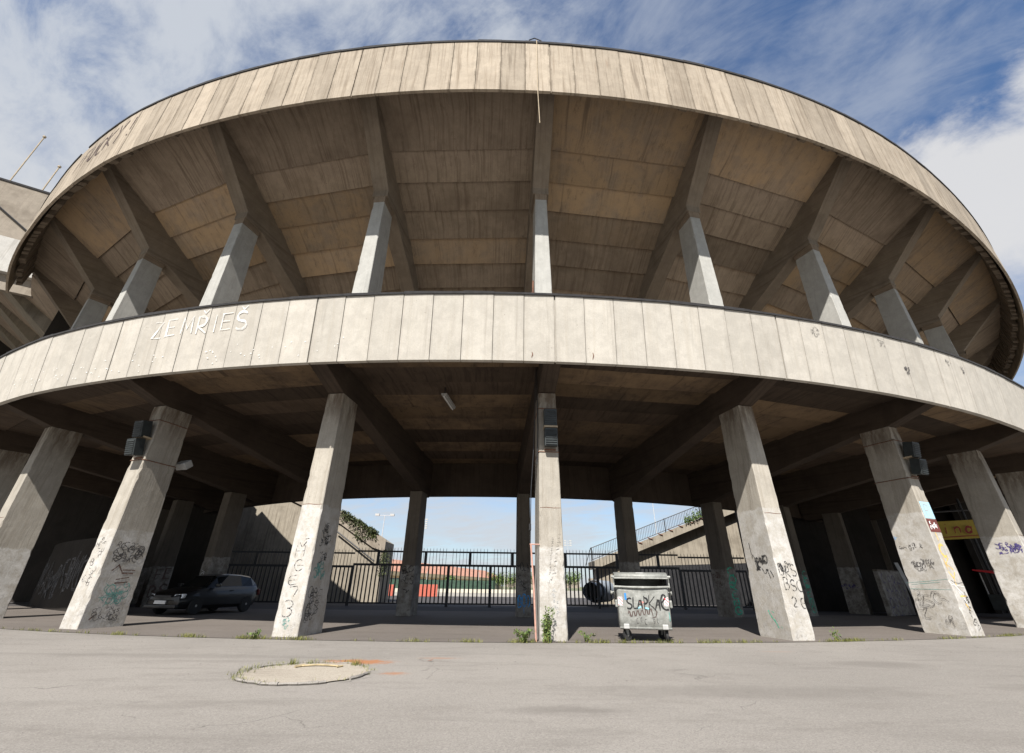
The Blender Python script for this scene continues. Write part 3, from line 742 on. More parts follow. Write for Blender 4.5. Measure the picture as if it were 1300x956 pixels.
# ---- louvred lamps strapped to the front columns
for k, lab in ((-2, 'pair of dark louvred lamp boxes on the leftmost fully seen front column'), (0, 'pair of dark louvred lamp boxes on the centre column above the plants'), (2, 'pair of dark louvred lamp boxes on the right column with the light blue notice')):
    a = ph(k); base = cyl(a, 37.2, 4.4); e = empty('louvred_lamp', base, lab, 'lamp', 'louvred lamp pairs strapped to front columns', rz=a)
    # local: +x tangent, -y outward
    for i, z in enumerate((.08, .64)):
        mb = MB(); ox = .05
        tilt = .22 if k else .08
        dd = .3 if k else .2
        Mx = Matrix.Translation((ox, -.05, z)) @ Matrix.Rotation(tilt, 4, 'X')
        mb.box((-.18, -dd, 0), (.18, 0, .5), Mx)
        h = mb.build('housing', M['lampdark'], e, bevel=.015, weld=True)
        lv = MB()
        for q in range(7):
            z0 = .04+q*.062; lv.hexa([Mx @ V(p) for p in ((-.155, -dd-.025, z0), (.155, -dd-.025, z0), (.155, -dd+.005, z0+.03), (-.155, -dd+.005, z0+.03))],
                                      [Mx @ V(p) for p in ((-.155, -dd-.025, z0+.012), (.155, -dd-.025, z0+.012), (.155, -dd+.005, z0+.042), (-.155, -dd+.005, z0+.042))])
        lv.build('louvre', M['louvre'] if i else M['lampdark'], h)
    mb = MB(); mb.box((-.14, -.27, .585), (.24, -.0, .635)); mb.build('bracket', M['tan'], e)
    mb = MB(); mb.box((-.12, -.06, .0), (.2, -.0, .03)); mb.build('bracket', M['rust'], e)
# reflector at the back of column -2
a = ph(-2); e = tag(MB().build('reflector_lamp', M['lampgrey']), 'small pale reflector lamp behind the leftmost fully seen front column', 'lamp')
mb = MB(); c_ = cyl(a, 35.8, 4.45)
Mx = Matrix.Translation(c_) @ Matrix.Rotation(a, 4, 'Z') @ Matrix.Rotation(.7, 4, 'X')
mb.box((-.05, -.12, -.05), (.4, .14, .18), Mx)
mb.box((-.2, -.03, .0), (-.05, .03, .06), Mx)
bpy.data.objects.remove(e); e = tag(mb.build('reflector_lamp', M['lampgrey'], bevel=.02, weld=True), 'small pale reflector lamp behind the leftmost fully seen front column', 'lamp')
# fluorescent fittings under the deck
def tube_light(p, q, z, lab):
    p, q = V((p[0], p[1], z)), V((q[0], q[1], z-.04)); d = (q-p); L = d.length; rz = atan2(d.y, d.x)
    e = empty('ceiling_lamp', p, lab, 'lamp', 'fluorescent fittings under the deck', rz)
    mb = MB(); mb.hexa([(0, -.07, 0), (L, -.07, 0), (L, .07, 0), (0, .07, 0)], [(0, -.1, .08), (L, -.1, .08), (L, .1, .08), (0, .1, .08)])
    mb.build('housing', M['lampgrey'], e, bevel=.008, weld=True)
    mb = MB(); mb.tube([(.04, 0, -.03), (L-.04, 0, -.03)], .022, 8); mb.build('tube', M['whitep'], e)
    mb = MB(); mb.box((.1, -.012, .08), (.13, .012, .35)); mb.box((L-.13, -.012, .08), (L-.1, .012, .35)); mb.build('hanger', M['iron'], e)
tube_light((-2.0, -35.75), (-1.82, -34.45), 6.55, 'pale fluorescent fitting hanging from the middle bay soffit')
tube_light((9.0, -33.6), (9.3, -32.4), 6.6, 'dark fluorescent fitting hanging right of the column with three line tag')
tube_light((-10.9, -33.9), (-10.5, -32.8), 6.6, 'dark fluorescent fitting by the leftmost louvred lamps')

# ---- pipes, cables
a = ph(0); t = V((cos(a), sin(a), 0))
def cp(u, R, z): return cyl(a, R, z)+t*u
mb = MB(); mb.tube([cp(-.52, 37.25, 2.02), cp(-.46, 37.3, 1.0), cp(-.43, 37.35, 0)], .022, 8); mb.tube([cp(-.55, 37.25, 2.02), cp(-.3, 37.2, 2.02)], .016, 6)
tag(mb.build('drain_pipe', M['pinkpipe']), 'thin reddish pipe standing left of the centre column', 'pipe')
mb = MB(); mb.tube([cp(-.34, 37.25, 6.9), cp(-.36, 37.22, 5.6), cp(-.42, 37.2, 4.4), cp(-.5, 37.2, 3.3), cp(-.53, 37.2, 2.02)], .012, 6)
mb.tube([cp(-.3, 37.22, 7.0), cp(-.29, 37.22, 5.0), cp(-.33, 37.22, 4.0)], .016, 6)
mb.tube([cp(-.53, 37.2, 2.5), cp(-.53, 37.2, 2.35)], .03, 6)
tag(mb.build('hanging_cable', M['iron']), 'black cable running down the left side of the centre column', 'cable')
mb = MB(); mb.tube([cp(-.36, 36.9, 7.5), cp(-.35, 36.9, 9.3), cp(-.33, 36.9, 10.4)], .03, 8)
for z in (8.4, 9.9): mb.tube([cp(-.4, 36.9, z), cp(-.26, 36.9, z)], .02, 6)
tag(mb.build('downpipe', M['rust']), 'rusty downpipe on the left of the middle upper column', 'pipe')
mb = MB(); uc = -.45
mb.tube([cp(uc, 40.0, 19.0), cp(uc, 40.35, 18.85), cp(uc, 40.53, 18.5), cp(uc, 40.5, 16.5), cp(uc, 40.44, 15.6), cp(uc+.04, 40.4, 14.0)], .014, 6)
tag(mb.build('hanging_rope', M['tan']), 'pale rope hanging over the upper parapet above the centre column', 'rope')
mb = MB(); mb.tube([cp(-.75, 40.3, 18.5), cp(-.7, 40.3, 18.95), cp(-.5, 40.3, 19.1), cp(-.25, 40.3, 18.95), cp(-.2, 40.3, 18.5)], .022, 6)
tag(mb.build('bent_rod', M['iron']), 'bent dark rod hooped over the roof edge above the centre', 'rod')
mb = MB(); p = cyl(ph(-2.0), 40.3, 18.5); mb.tube([p, p+V((0, 0, .5))], .018, 6)
tag(mb.build('lightning_rod', M['iron']), 'short upright rod on the roof edge left of the centre', 'rod')

# ------------------------------------------------------------------ ground
def sheet(name, pts, z, mat, kind='structure', label=None):
    mb = MB(); mb.poly([(x, y, z) for x, y in pts]); o = mb.build(name, mat); o['kind'] = kind; return o
sheet('ground', [(-3000, -600), (3000, -600), (3000, 4000), (-3000, 4000)], -.012, M['field'])
sheet('road', [(-200, -120), (200, -120), (200, -20), (-200, -20)], -.008, M['road'])
# paving disc under the deck, kerb edge follows the columns
mb = MB(); n = 60
pts = []
for i in range(n+1):
    k = -8.2+16.4*i/n; pts.append(cyl(ph(k), 37.46+.35*max(0, min(1, (-k)/1.5))*(1 if k > -2.5 else max(0, 1-(-2.5-k)*.2)), 0))
for A, B in zip(pts[:-1], pts[1:]):
    mb.poly([A, B, V((B.x*.6, B.y*.6, 0)), V((A.x*.6, A.y*.6, 0))])
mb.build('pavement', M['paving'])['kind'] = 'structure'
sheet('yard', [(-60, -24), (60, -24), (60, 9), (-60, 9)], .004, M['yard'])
sheet('plaza', [(-150, 8.99), (150, 8.99), (150, 110), (-150, 110)], .0, M['plaza'])

# grass weeds
def leafmat(name, col, var=.35):
    m, n, b = material(name)
    r = n.new('ShaderNodeAttribute', attribute_name='rnd').outputs['Fac']
    c = n.mix(r, [x*(1-var) for x in col], [col[0]*(1+var)*1.3, col[1]*(1+var), col[2]])
    n.l.new(c, b.inputs['Base Color']); b.inputs['Roughness'].default_value = .7
    return m
M['grass'] = leafmat('dry green weeds', (.11, .14, .04), .45)
M['leaf'] = leafmat('green leaves', (.07, .13, .035))
M['ivy'] = leafmat('ivy leaves', (.04, .06, .022))
M['straw'] = flat('dry straw', (.30, .24, .14), .9, 0, .3)
def blade(mb, p, h, w, rg, lean=.5):
    a = rg.uniform(0, 6.28); d = V((cos(a), sin(a), 0)); s_ = V((-sin(a), cos(a), 0))*w; r = rg.random()
    q = p+d*h*lean*.4+V((0, 0, h*.6)); tpt = p+d*h*lean+V((0, 0, h))
    mb.poly([p-s_, p+s_, q+s_*.7, q-s_*.7], None, r); mb.poly([q-s_*.7, q+s_*.7, tpt], None, r)
def leafq(mb, p, sz, rg):
    n1 = V((rg.gauss(0, 1), rg.gauss(0, 1), rg.gauss(0, 1))).normalized(); n2 = n1.cross(V((rg.gauss(0, 1), rg.gauss(0, 1), rg.gauss(0, 1)))).normalized()
    mb.poly([p-n1*sz, p+n2*sz*.45, p+n1*sz, p-n2*sz*.45], None, rg.random())
rg = random.Random(77)
mb = MB()
def kerbR(k): return 37.46+.35*max(0, min(1, (-k)/1.5))*(1 if k > -2.5 else max(0, 1-(-2.5-k)*.2))
cl = []
for i in range(150):
    k = rg.uniform(-3.2, 3.4); cl.append((k, rg.choice([1, 1, 2, 3])))
for kk, n_ in ((-1.3, 10), (-1.08, 26), (-.9, 16), (-.5, 6), (-.3, 10), (-1.6, 8), (.15, 10), (.25, 8), (.42, 10), (.6, 8), (.75, 7), (1.12, 16), (1.2, 12), (1.7, 5), (2.15, 12), (-.12, 14), (.55, 6)):
    for _ in range(n_): cl.append((kk+rg.gauss(0, .03), 3))
for k, dn in cl:
    p = cyl(ph(k), kerbR(k)+rg.gauss(0, .035), 0)
    for _ in range(dn*5): blade(mb, p+V((rg.gauss(0, .04), rg.gauss(0, .03), 0)), rg.uniform(.015, .075)*(1 if dn < 3 else 1.25), .004, rg, .8)
tag(mb.build('kerb_grass', M['grass']), 'sparse green weeds growing in the joint along the columns', 'grass', kind='stuff')
def weed(p, h, n, spread, lab, name='leafy_weed', stems=5, seed=1):
    rg = random.Random(seed); e = empty(name, p, lab, 'plant')
    st = MB(); lf = MB()
    for s_ in range(stems):
        a = rg.uniform(0, 6.28); hh = h*rg.uniform(.45, 1); tip = V((cos(a)*spread*rg.uniform(.2, 1), sin(a)*spread*rg.uniform(.2, 1), hh))
        mid = tip*.5+V((rg.gauss(0, .02), rg.gauss(0, .02), .03)); st.tube([V((rg.gauss(0, .04), rg.gauss(0, .04), 0)), mid, tip], [.006, .005, .003], 5)
        for i in range(n//stems):
            f = rg.uniform(.08, 1); b = (mid*2*f if f < .5 else mid+(tip-mid)*(2*f-1))
            leafq(lf, b+V((rg.gauss(0, .03), rg.gauss(0, .03), rg.gauss(0, .02))), rg.uniform(.015, .042), rg)
    st.build('stem', M['grass'], e); lf.build('foliage', M['leaf'], e)
weed(cyl(ph(0), 37.5, 0)-t*.2, .72, 620, .22, 'tall green weed at the foot of the centre column', stems=14, seed=3)
weed(cyl(ph(0), 37.5, 0)-t*.72, .3, 300, .26, 'low bushy weed left of the centre column by the thin pipe', stems=12, seed=4)
weed(cyl(ph(0), 37.3, 0)+t*.75, .22, 90, .25, 'low reddish weed right of the centre column', stems=7, seed=5)
weed(cyl(ph(-1.06), 37.7, 0), .2, 90, .25, 'small weed tuft at the foot of the column with the thin black tag', stems=6, seed=6)
weed(cyl(ph(1.12), 37.4, 0), .25, 60, .12, 'small upright weed right of the column with the three line tag', stems=5, seed=7)

# round concrete patch
e = empty('round_patch', (-2.72, -41.62, 0), 'round rough pale concrete patch ringed with grass in the road', 'patch')
rg = random.Random(5); n = 48; mb = MB()
ring = [(.86*(1+rg.uniform(-.03, .03))*cos(2*pi*i/n), .86*(1+rg.uniform(-.03, .03))*sin(2*pi*i/n)) for i in range(n)]
mb.poly([(x, y, .006) for x, y in ring])
M['patch'] = ground_mat('coarse pale concrete', (.34, .305, .255), (.19, .16, .13), .8, 0)
mb.build('concrete_disc', M['patch'], e)
mb = MB()
for i in range(300):
    a = rg.uniform(0, 2*pi); w = .5+.5*cos(a-2.3)   # thicker tufts at the back left
    if rg.random() > .12+.88*w**1.5: continue
    r = .87+rg.gauss(0, .03+.05*w); p = V((r*cos(a), r*sin(a), .004))
    for _ in range(4): blade(mb, p+V((rg.gauss(0, .02), rg.gauss(0, .02), 0)), rg.uniform(.02, .06), .003, rg, .9)
for ax in (.9, 2.2):
    for _ in range(40): blade(mb, V((.8*cos(ax)+rg.gauss(0, .03), .84*sin(ax)+rg.gauss(0, .03), 0)), rg.uniform(.05, .11), .004, rg, .5)
mb.build('grass_ring', M['grass'], e)
mb = MB()
for i in range(n):
    if .15 < i/n < .42 or .55 < i/n < .85 or i/n > .9:
        a, b = ring[i], ring[(i+1) % n]; mb.tube([(a[0]*1.02, a[1]*1.02, .01), (b[0]*1.02, b[1]*1.02, .012)], rg.uniform(.012, .025), 5)
mb.build('broken_rim', M['road'], e)
mb = MB(); mb.tube([(-.25, .45, .02), (.0, .5, .03), (.3, .47, .02)], .012, 5); mb.tube([(-.3, .36, .02), (-.22, .5, .02)], .02, 5); mb.tube([(.3, .4, .02), (.36, .5, .02)], .012, 5)
tag(mb.build('dry_stick', M['straw'], origin=(0, 0, 0)), 'dry stick lying on the round concrete patch', 'stick').location = (-2.72, -41.62, 0)
# loose bits on the road
for (x, y, lab) in ((-1.15, -40.42, 'dark leaf lying on the road right of the rust stains'), ):
    mb = MB(); mb.poly([(x-.05, y-.015, .006), (x+.03, y-.02, .012), (x+.06, y+.02, .03), (x-.02, y+.02, .01)]); tag(mb.build('fallen_leaf', M['rust']), lab, 'leaf')

rg = random.Random(21); mb = MB()
for i in range(700):
    f = rg.random()
    x, y = rg.uniform(-16, 17), -37.4-abs(rg.gauss(0, 1))*(2.5 if f < .6 else .25)
    if f > .8: y = -37.4+rg.uniform(0, 3.5)
    r_ = rg.uniform(.003, .009); a_ = rg.uniform(0, 6.3)
    mb.hexa([(x+r_*cos(a_+q*1.57)*1.3, y+r_*sin(a_+q*1.57), 0) for q in range(4)], [(x+r_*.6*cos(a_+q*1.57), y+r_*.5*sin(a_+q*1.57), r_*.9) for q in range(4)])
tag(mb.build('grit', M['stone']), 'loose grit and small stones scattered on the road by the joint', 'grit', kind='stuff')

# ------------------------------------------------------------------ waste container
def dumpster():
    e = empty('waste_container', (3.5, -36.7, 0), 'dented grey galvanised wheeled waste container with black tag, its lid half open', 'waste container', rz=-.2)
    m, n, b = material('dirty galvanised steel')
    pos = n.new('ShaderNodeTexCoord').outputs['Object']
    c = n.mix(n.ramp(n.noise(pos, 7, 7, .72, .6), .38, .68), (.20, .205, .19), (.30, .305, .285))
    c = n.mix(n.math('MULTIPLY', n.ramp(n.noise(n.vmath('MULTIPLY', pos, (9, 9, .8)), 1.6, 5, .6), .5, .72), .5), c, (.2, .19, .17))
    c = n.mix(n.math('MULTIPLY', n.ramp(n.noise(pos, 23, 3, .6), .62, .7), .5), c, (.14, .12, .10))
    n.l.new(c, b.inputs['Base Color']); b.inputs['Roughness'].default_value = .6; b.inputs['Metallic'].default_value = .15
    n.l.new(n.new('ShaderNodeBump', {'Height': n.noise(pos, 2.6, 3, .5), 'Strength': .8, 'Distance': .06}).outputs[0], b.inputs['Normal'])
    G = m
    # body: front wall at -y; wider at the top
    mb = MB(); nx, nz = 10, 8; zb, zt = .27, 1.13
    def W(f): return .60+.012*f
    def D(f): return .44+.05*f-.06*max(0, .14-f)/.14
    rows = []
    for j in range(nz+1):
        f = j/nz; z = zb+(zt-zb)*f; w, d = W(f), D(f); r = .07
        loop = []
        for (cx, cy, a0) in ((w-r, -d+r, -90), (w-r, d-r, 0), (-w+r, d-r, 90), (-w+r, -d+r, 180)):
            for q in range(5): a = radians(a0+90*q/4); loop.append(V((cx+r*cos(a), cy+r*sin(a), z)))
        # curved underside of the front
        rows.append(loop)
    L = len(rows[0])
    for j in range(nz):
        for i in range(L):
            k = (i+1) % L; mb.poly([rows[j][i], rows[j][k], rows[j+1][k], rows[j+1][i]])
    mb.poly(rows[0][::-1])
    body = mb.build('body', G, e, smooth=True)
    md = body.modifiers.new('Solidify', 'SOLIDIFY'); md.thickness = .012; md.offset = -1
    # shallow pressed belly rail near the bottom
    mb = MB()
    mb.hexa([(-.6, -.41, .235), (.6, -.41, .235), (.6, -.33, .235), (-.6, -.33, .235)], [(-.6, -.43, .285), (.6, -.43, .285), (.6, -.36, .285), (-.6, -.36, .285)])
    mb.build('base_rail', G, e, bevel=.02, weld=True)
    # rim
    mb = MB(); w, d = W(1)+.02, D(1)+.02
    P = [(-w, -d, 1.12), (-w*.5, -d-.005, 1.108), (0, -d-.008, 1.1), (w*.5, -d-.005, 1.11), (w, -d, 1.12), (w, d, 1.14), (-w, d, 1.14), (-w, -d, 1.12)]
    mb.tube(P, .022, 8); mb.build('rim', G, e, smooth=True)
    # curved lid slid half back: quarter-round shell with its front edge raised
    mb = MB(); nseg = 12; rl = []
    for j in range(nseg+1):
        a = radians(62+j*(190-62)/nseg) ; y = -cos(a-radians(0))*-.0
        yy = .50*-cos(a)*-1; rl.append((-(.5*cos(a)), 1.0+.42*sin(a)))
    rl = [(-.43, 1.30), (-.42, 1.375), (-.36, 1.405), (-.2, 1.43), (0, 1.44), (.2, 1.425), (.36, 1.38), (.46, 1.30), (.5, 1.2), (.51, 1.1)]
    for (y0, z0), (y1, z1) in zip(rl[:-1], rl[1:]):
        mb.poly([(-.635, y0, z0), (.635, y0, z0), (.635, y1, z1), (-.635, y1, z1)])
    lid = mb.build('lid', G, e, smooth=True)
    md = lid.modifiers.new('Solidify', 'SOLIDIFY'); md.thickness = .02; md.offset = -1
    mb = MB(); mb.tube([(-.635, -.435, 1.3), (.635, -.435, 1.3)], .017, 8); mb.build('lid_edge', G, lid, smooth=True)
    for s_ in (-1, 1): # lid cheeks at the back half
        mb = MB(); pts = [(s_*.63, y, z) for y, z in rl[4:]]+[(s_*.63, .0, 1.15)]
        mb.poly(pts if s_ > 0 else pts[::-1]); q = [(s_*.622, y, z) for _, y, z in pts]; mb.poly(q[::-1] if s_ > 0 else q)
        mb.build('lid_cheek', G, lid)
    mb = MB(); mb.box((-.1, -.33, 1.411), (.08, -.2, 1.43)); mb.build('lid_label', M['lampgrey'], lid)
    # side arms
    for s_ in (-1, 1):
        mb = MB(); x = s_*.655
        mb.tube([(x, -.43, 1.31), (x, -.38, 1.2), (x, -.42, 1.1), (x, -.3, .95), (x, -.1, .78)], .017, 6)
        mb.tube([(x-s_*.03, -.4, 1.33), (x+s_*.05, -.4, 1.33)], .03, 6)
        mb.build('lid_arm', G, e)
        mb = MB(); Mx = Matrix.Translation((s_*.6, 0, .98)) @ Matrix.Rotation(pi/2*s_, 4, 'Y'); mb.lathe([(.035, 0), (.035, .12), (.05, .121), (.05, .14)], Mx, 12); mb.build('trunnion', G, e)
        mb = MB(); mb.box((s_*.63-.03, -.49, .68), (s_*.63+.03, -.40, .84)); mb.build('corner_guard', G, e, bevel=.02, weld=True)
    # lower hinge brackets (pale plates) and castors
    for sx in (-1, 1):
        mb = MB(); mb.box((sx*.44-.065, -.475, .25), (sx*.44+.065, -.44, .35)); pl_ = mb.build('corner_plate', M['lampgrey'], e, bevel=.012, weld=True)
        for sy in (-1, 1):
            w_ = empty_child('castor', (sx*.46, sy*.3, 0), e, rz=.5*sx+.4*sy)
            mb = MB(); Mx = Matrix.Translation((0, .03, .12)) @ Matrix.Rotation(pi/2, 4, 'Y'); mb.lathe([(.08, -.03), (.116, -.026), (.12, 0), (.116, .026), (.08, .03)], Mx, 24); mb.build('tyre', M['rubber'], w_, smooth=True)
            mb = MB(); mb.lathe([(.068, -.02), (.068, .02)], Mx, 16); mb.lathe([(.025, -.035), (.025, .035)], Mx, 10); mb.build('rim', M['lampgrey'], w_)
            mb = MB()
            for q in (-1, 1):
                mb.hexa([(q*.04-.004, .01, .09), (q*.04+.004, .01, .09), (q*.04+.004, .05, .09), (q*.04-.004, .05, .09)], [(q*.04-.004, -.05, .24), (q*.04+.004, -.05, .24), (q*.04+.004, .05, .24), (q*.04-.004, .05, .24)])
            mb.box((-.05, -.06, .24), (.05, .06, .275)); mb.build('fork', G, w_)
    # front face map
    def fm(u, v, h):
        f = (v-zb)/(zt-zb); return V((u, -D(f)-h-.001, v))
    paint('graffiti', fm, [], .01, BP, e) if 0 else None
    S_ = [arc(-.32, .82, .06, .055, 40, 270, 8)+arc(-.34, .71, .065, .055, 90, -140, 8)]
    pls = S_+[[(-.23, .9), (-.25, .66), (-.15, .67)], [(-.15, .65), (-.07, .9), (-.03, .65)], [(-.13, .75), (-.03, .76)],
        [(.02, .93), (.02, .64)], [(.02, .9), (.1, .86), (.09, .78), (.02, .76)], [(.14, .94), (.12, .63)], [(.27, .92), (.13, .77)], [(.13, .77), (.27, .63)],
        [(.26, .64), (.36, .92), (.37, .63)], [(.28, .74), (.38, .75)], [(.4, .78), (.48, .84), (.53, .93), (.46, .97), (.4, .84), (.42, .7), (.5, .64), (.57, .66)]]
    paint('graffiti', fm, pls, .036, M['solid_black'], e, soft=1, label='black spray tag across the front')
    zz = [(-.38, .55)]
    for i in range(6): zz += [(-.35+i*.1, .64+.015*i), (-.31+i*.1, .45+.012*i)]
    paint('graffiti', fm, [smooth(zz, 1), [(.2, .72), (.29, .6), (.25, .5), (.17, .48)]], .03, M['scrawl'], e, label='dark zigzag under the tag')
    paint('graffiti', fm, text('CCC.SL', -.2, .36, .05, .11, sp=1.9, jit=.1), .009, TB, e, soft=1)
    paint('sticker_mark', fm, [[(-.09, .81), (.02, .79)], [(-.06, .76), (-.02, .76)]], .045, M['pinksp'], e)
    paint('sticker_mark', fm, [[(-.17, .66), (-.06, .70)], [(.02, .68), (.12, .66)]], .06, M['cyansp'], e)
    patch('sticker_mark', fm, -.43, -.385, .84, .98, M['bluesp'], e, lift=.001)
    patch('sticker_mark', fm, .55, .575, .42, .6, M['teal_paint'], e, lift=.001)
    for ux in (-.59, .475):
        st_ = patch('hazard_sticker', fm, ux, ux+.105, .72, .9, M['whitep'], e, lift=.001)
        pl3 = []
        pl3 = [[(ux+.01, .885), (ux+.1, .80)], [(ux+.01, .815), (ux+.1, .735)], [(ux+.07, .892), (ux+.1, .865)], [(ux+.005, .75), (ux+.03, .73)]]
        paint('red_stripe', fm, pl3, .033, M['red'], st_, lift=.003)
    mb = MB(); mb.lathe([(.014, 0), (.014, .02)], Matrix.Translation((-.46, -.44, .78)) @ Matrix.Rotation(pi/2, 4, 'X'), 10); mb.build('bolt', M['iron'], e)
    # dark rubbish level inside
    mb = MB(); mb.box((-.56, -.4, .9), (.56, .42, .93)); mb.build('rubbish', M['iron'], e)
    return e
def empty_child(name, loc, parent, rz=0.):
    o = bpy.data.objects.new(name, None); COL.objects.link(o); o.parent = parent; o.location = loc; o.rotation_euler.z = rz; o.empty_display_size = .1; return o
M['rubber'] = flat('black rubber', (.02, .02, .02), .8, 0, .2)
M['pinksp'] = flat('pink sticker remains', (.62, .25, .22), .7, 0, .2, 30)
M['cyansp'] = flat('light cyan sticker remains', (.25, .55, .66), .7, 0, .2, 30)
M['bluesp'] = flat('blue sticker', (.02, .2, .55), .6, 0, .15, 30)
dumpster()

# ------------------------------------------------------------------ parked estate car (front towards -y in its own frame)
def car():
    hd = atan2(.26, -.966)  # heading direction (x,y) = (-.26,-.966)
    rz = -atan2(.26, .966)
    e = empty('parked_car', (-12.25, -27.75, 0), 'black parked hatchback in the shade under the deck', 'car', rz=rz)
    m, n, b = material('black car paint'); b.inputs['Base Color'].default_value = (.004, .0045, .006, 1); b.inputs['Roughness'].default_value = .4
    b.inputs['Coat Weight'].default_value = .35; b.inputs['Coat Roughness'].default_value = .05
    g_, n2_, b2 = material('car glass'); b2.inputs['Base Color'].default_value = (.008, .01, .011, 1); b2.inputs['Roughness'].default_value = .12; b2.inputs['Specular IOR Level'].default_value = .2
    # sections along the length: y, half width, sill z, belt z, roof z, half roof width
    secs = [(-2.05, .55, .38, .58, None, 0), (-1.98, .74, .22, .66, None, 0), (-1.75, .82, .2, .74, None, 0), (-1.3, .84, .2, .84, None, 0), (-.95, .85, .2, .90, None, 0),
            (-.35, .85, .2, .95, 1.34, .56), (.2, .85, .2, .96, 1.43, .58), (.9, .85, .2, .97, 1.42, .57), (1.55, .84, .2, .98, 1.36, .54), (1.85, .8, .24, .97, 1.16, .58), (2.02, .7, .34, .9, None, 0)]
    def ring(s_):
        y, w, z0, zb_, zr, wr = s_
        r = [(w*.88, z0), (w, z0+.12), (w+.01, (z0+zb_)/2), (w-.03, zb_-.05), (w-.07, zb_)]
        if zr: r += [(wr+.02, zr-.06), (wr-.06, zr-.01), (0, zr)]
        else: r += [(w*.6, zb_+.02), (w*.3, zb_+.035), (0, zb_+.04)]
        return [V((x, y, z)) for x, z in r]+[V((-x, y, z)) for x, z in r[-2::-1]]
    R_ = [ring(s_) for s_ in secs]; bm_ = MB(); gl = MB(); L = len(R_[0])
    for i in range(len(R_)-1):
        for j in range(L-1):
            side_glass = j in (4, 9) and secs[i][4] and secs[i+1][4]
            wind = (secs[i][4] is None) != (secs[i+1][4] is None) and j in (4, 5, 6, 7, 8, 9) and i in (4, 9)
            q = [R_[i][j], R_[i+1][j], R_[i+1][j+1], R_[i][j+1]]
            (gl if (side_glass or wind) else bm_).poly(q)
        bm_.poly([R_[i][-1], R_[i+1][-1], R_[i+1][0], R_[i][0]])
    bm_.poly(R_[0][::-1]); bm_.poly(R_[-1])
    body = bm_.build('body', m, e, smooth=True); gl.build('windows', g_, e, smooth=False, weld=True)
    for s_ in (-1, 1):
        mb = MB(); mb.hexa([(s_*.63-.16, -2.04+.0, .56), (s_*.63+.16, -1.93, .56), (s_*.63+.16, -1.8, .56), (s_*.63-.16, -1.9, .56)], [(s_*.63-.15, -2.0, .69), (s_*.63+.16, -1.86, .71), (s_*.63+.15, -1.72, .70), (s_*.63-.15, -1.85, .69)]) if s_ > 0 else mb.hexa([(-.79, -1.93, .56), (-.47, -2.04, .56), (-.47, -1.9, .56), (-.79, -1.8, .56)], [(-.79, -1.86, .71), (-.48, -2.0, .69), (-.48, -1.85, .69), (-.78, -1.72, .70)])
        mb.build('headlight', M['headl'], e, bevel=.02, weld=True)
        mb = MB(); mb.box((s_*.95-.1, -.62, .93), (s_*.95+.1, -.5, 1.06)); mb.build('mirror', m, e, bevel=.03, weld=True)
        mb = MB(); mb.box((s_*.74-.1, 1.93, .62), (s_*.74+.08, 2.03, .86)); mb.build('tail_light', M['taill'], e, bevel=.02, weld=True)
        for y in (-1.28, 1.3):
            w_ = empty_child('wheel', (s_*.78, y, .3), e)
            Mx = Matrix.Rotation(pi/2*s_, 4, 'Y')
            mb = MB(); mb.lathe([(.2, -.08), (.29, -.08), (.305, -.04), (.305, .05), (.29, .09), (.2, .09)], Mx, 28); mb.build('tyre', M['rubber'], w_, smooth=True)
            mb = MB(); mb.lathe([(.2, .0), (.2, .085), (.17, .07), (.05, .08), (.04, .1)], Mx, 20); mb.build('hubcap', M['lampgrey'], w_, smooth=True)
        for z in (.8,):
            mb = MB(); mb.box((s_*.865-.01, .25, z), (s_*.865+.01, .42, z+.025)); mb.build('door_handle', m, e)
    mb = MB(); mb.box((-.26, -2.115, .37), (.26, -2.09, .48)); mb.build('number_plate', M['whitep'], e)
    mb = MB(); mb.box((-.74, -2.09, .22), (.74, -1.9, .34)); mb.box((-.3, -2.085, .34), (.3, -2.0, .5)); mb.build('bumper', m, e, bevel=.03, weld=True)
    mb = MB(); mb.box((-.4, -2.065, .585), (.4, -2.02, .65)); mb.build('grille', M['iron'], e)
M['taill'] = flat('dark red tail light', (.12, .008, .008), .3, 0, .1)
M['headl'] = flat('clear headlight', (.75, .77, .78), .15, .3, .05)
car()

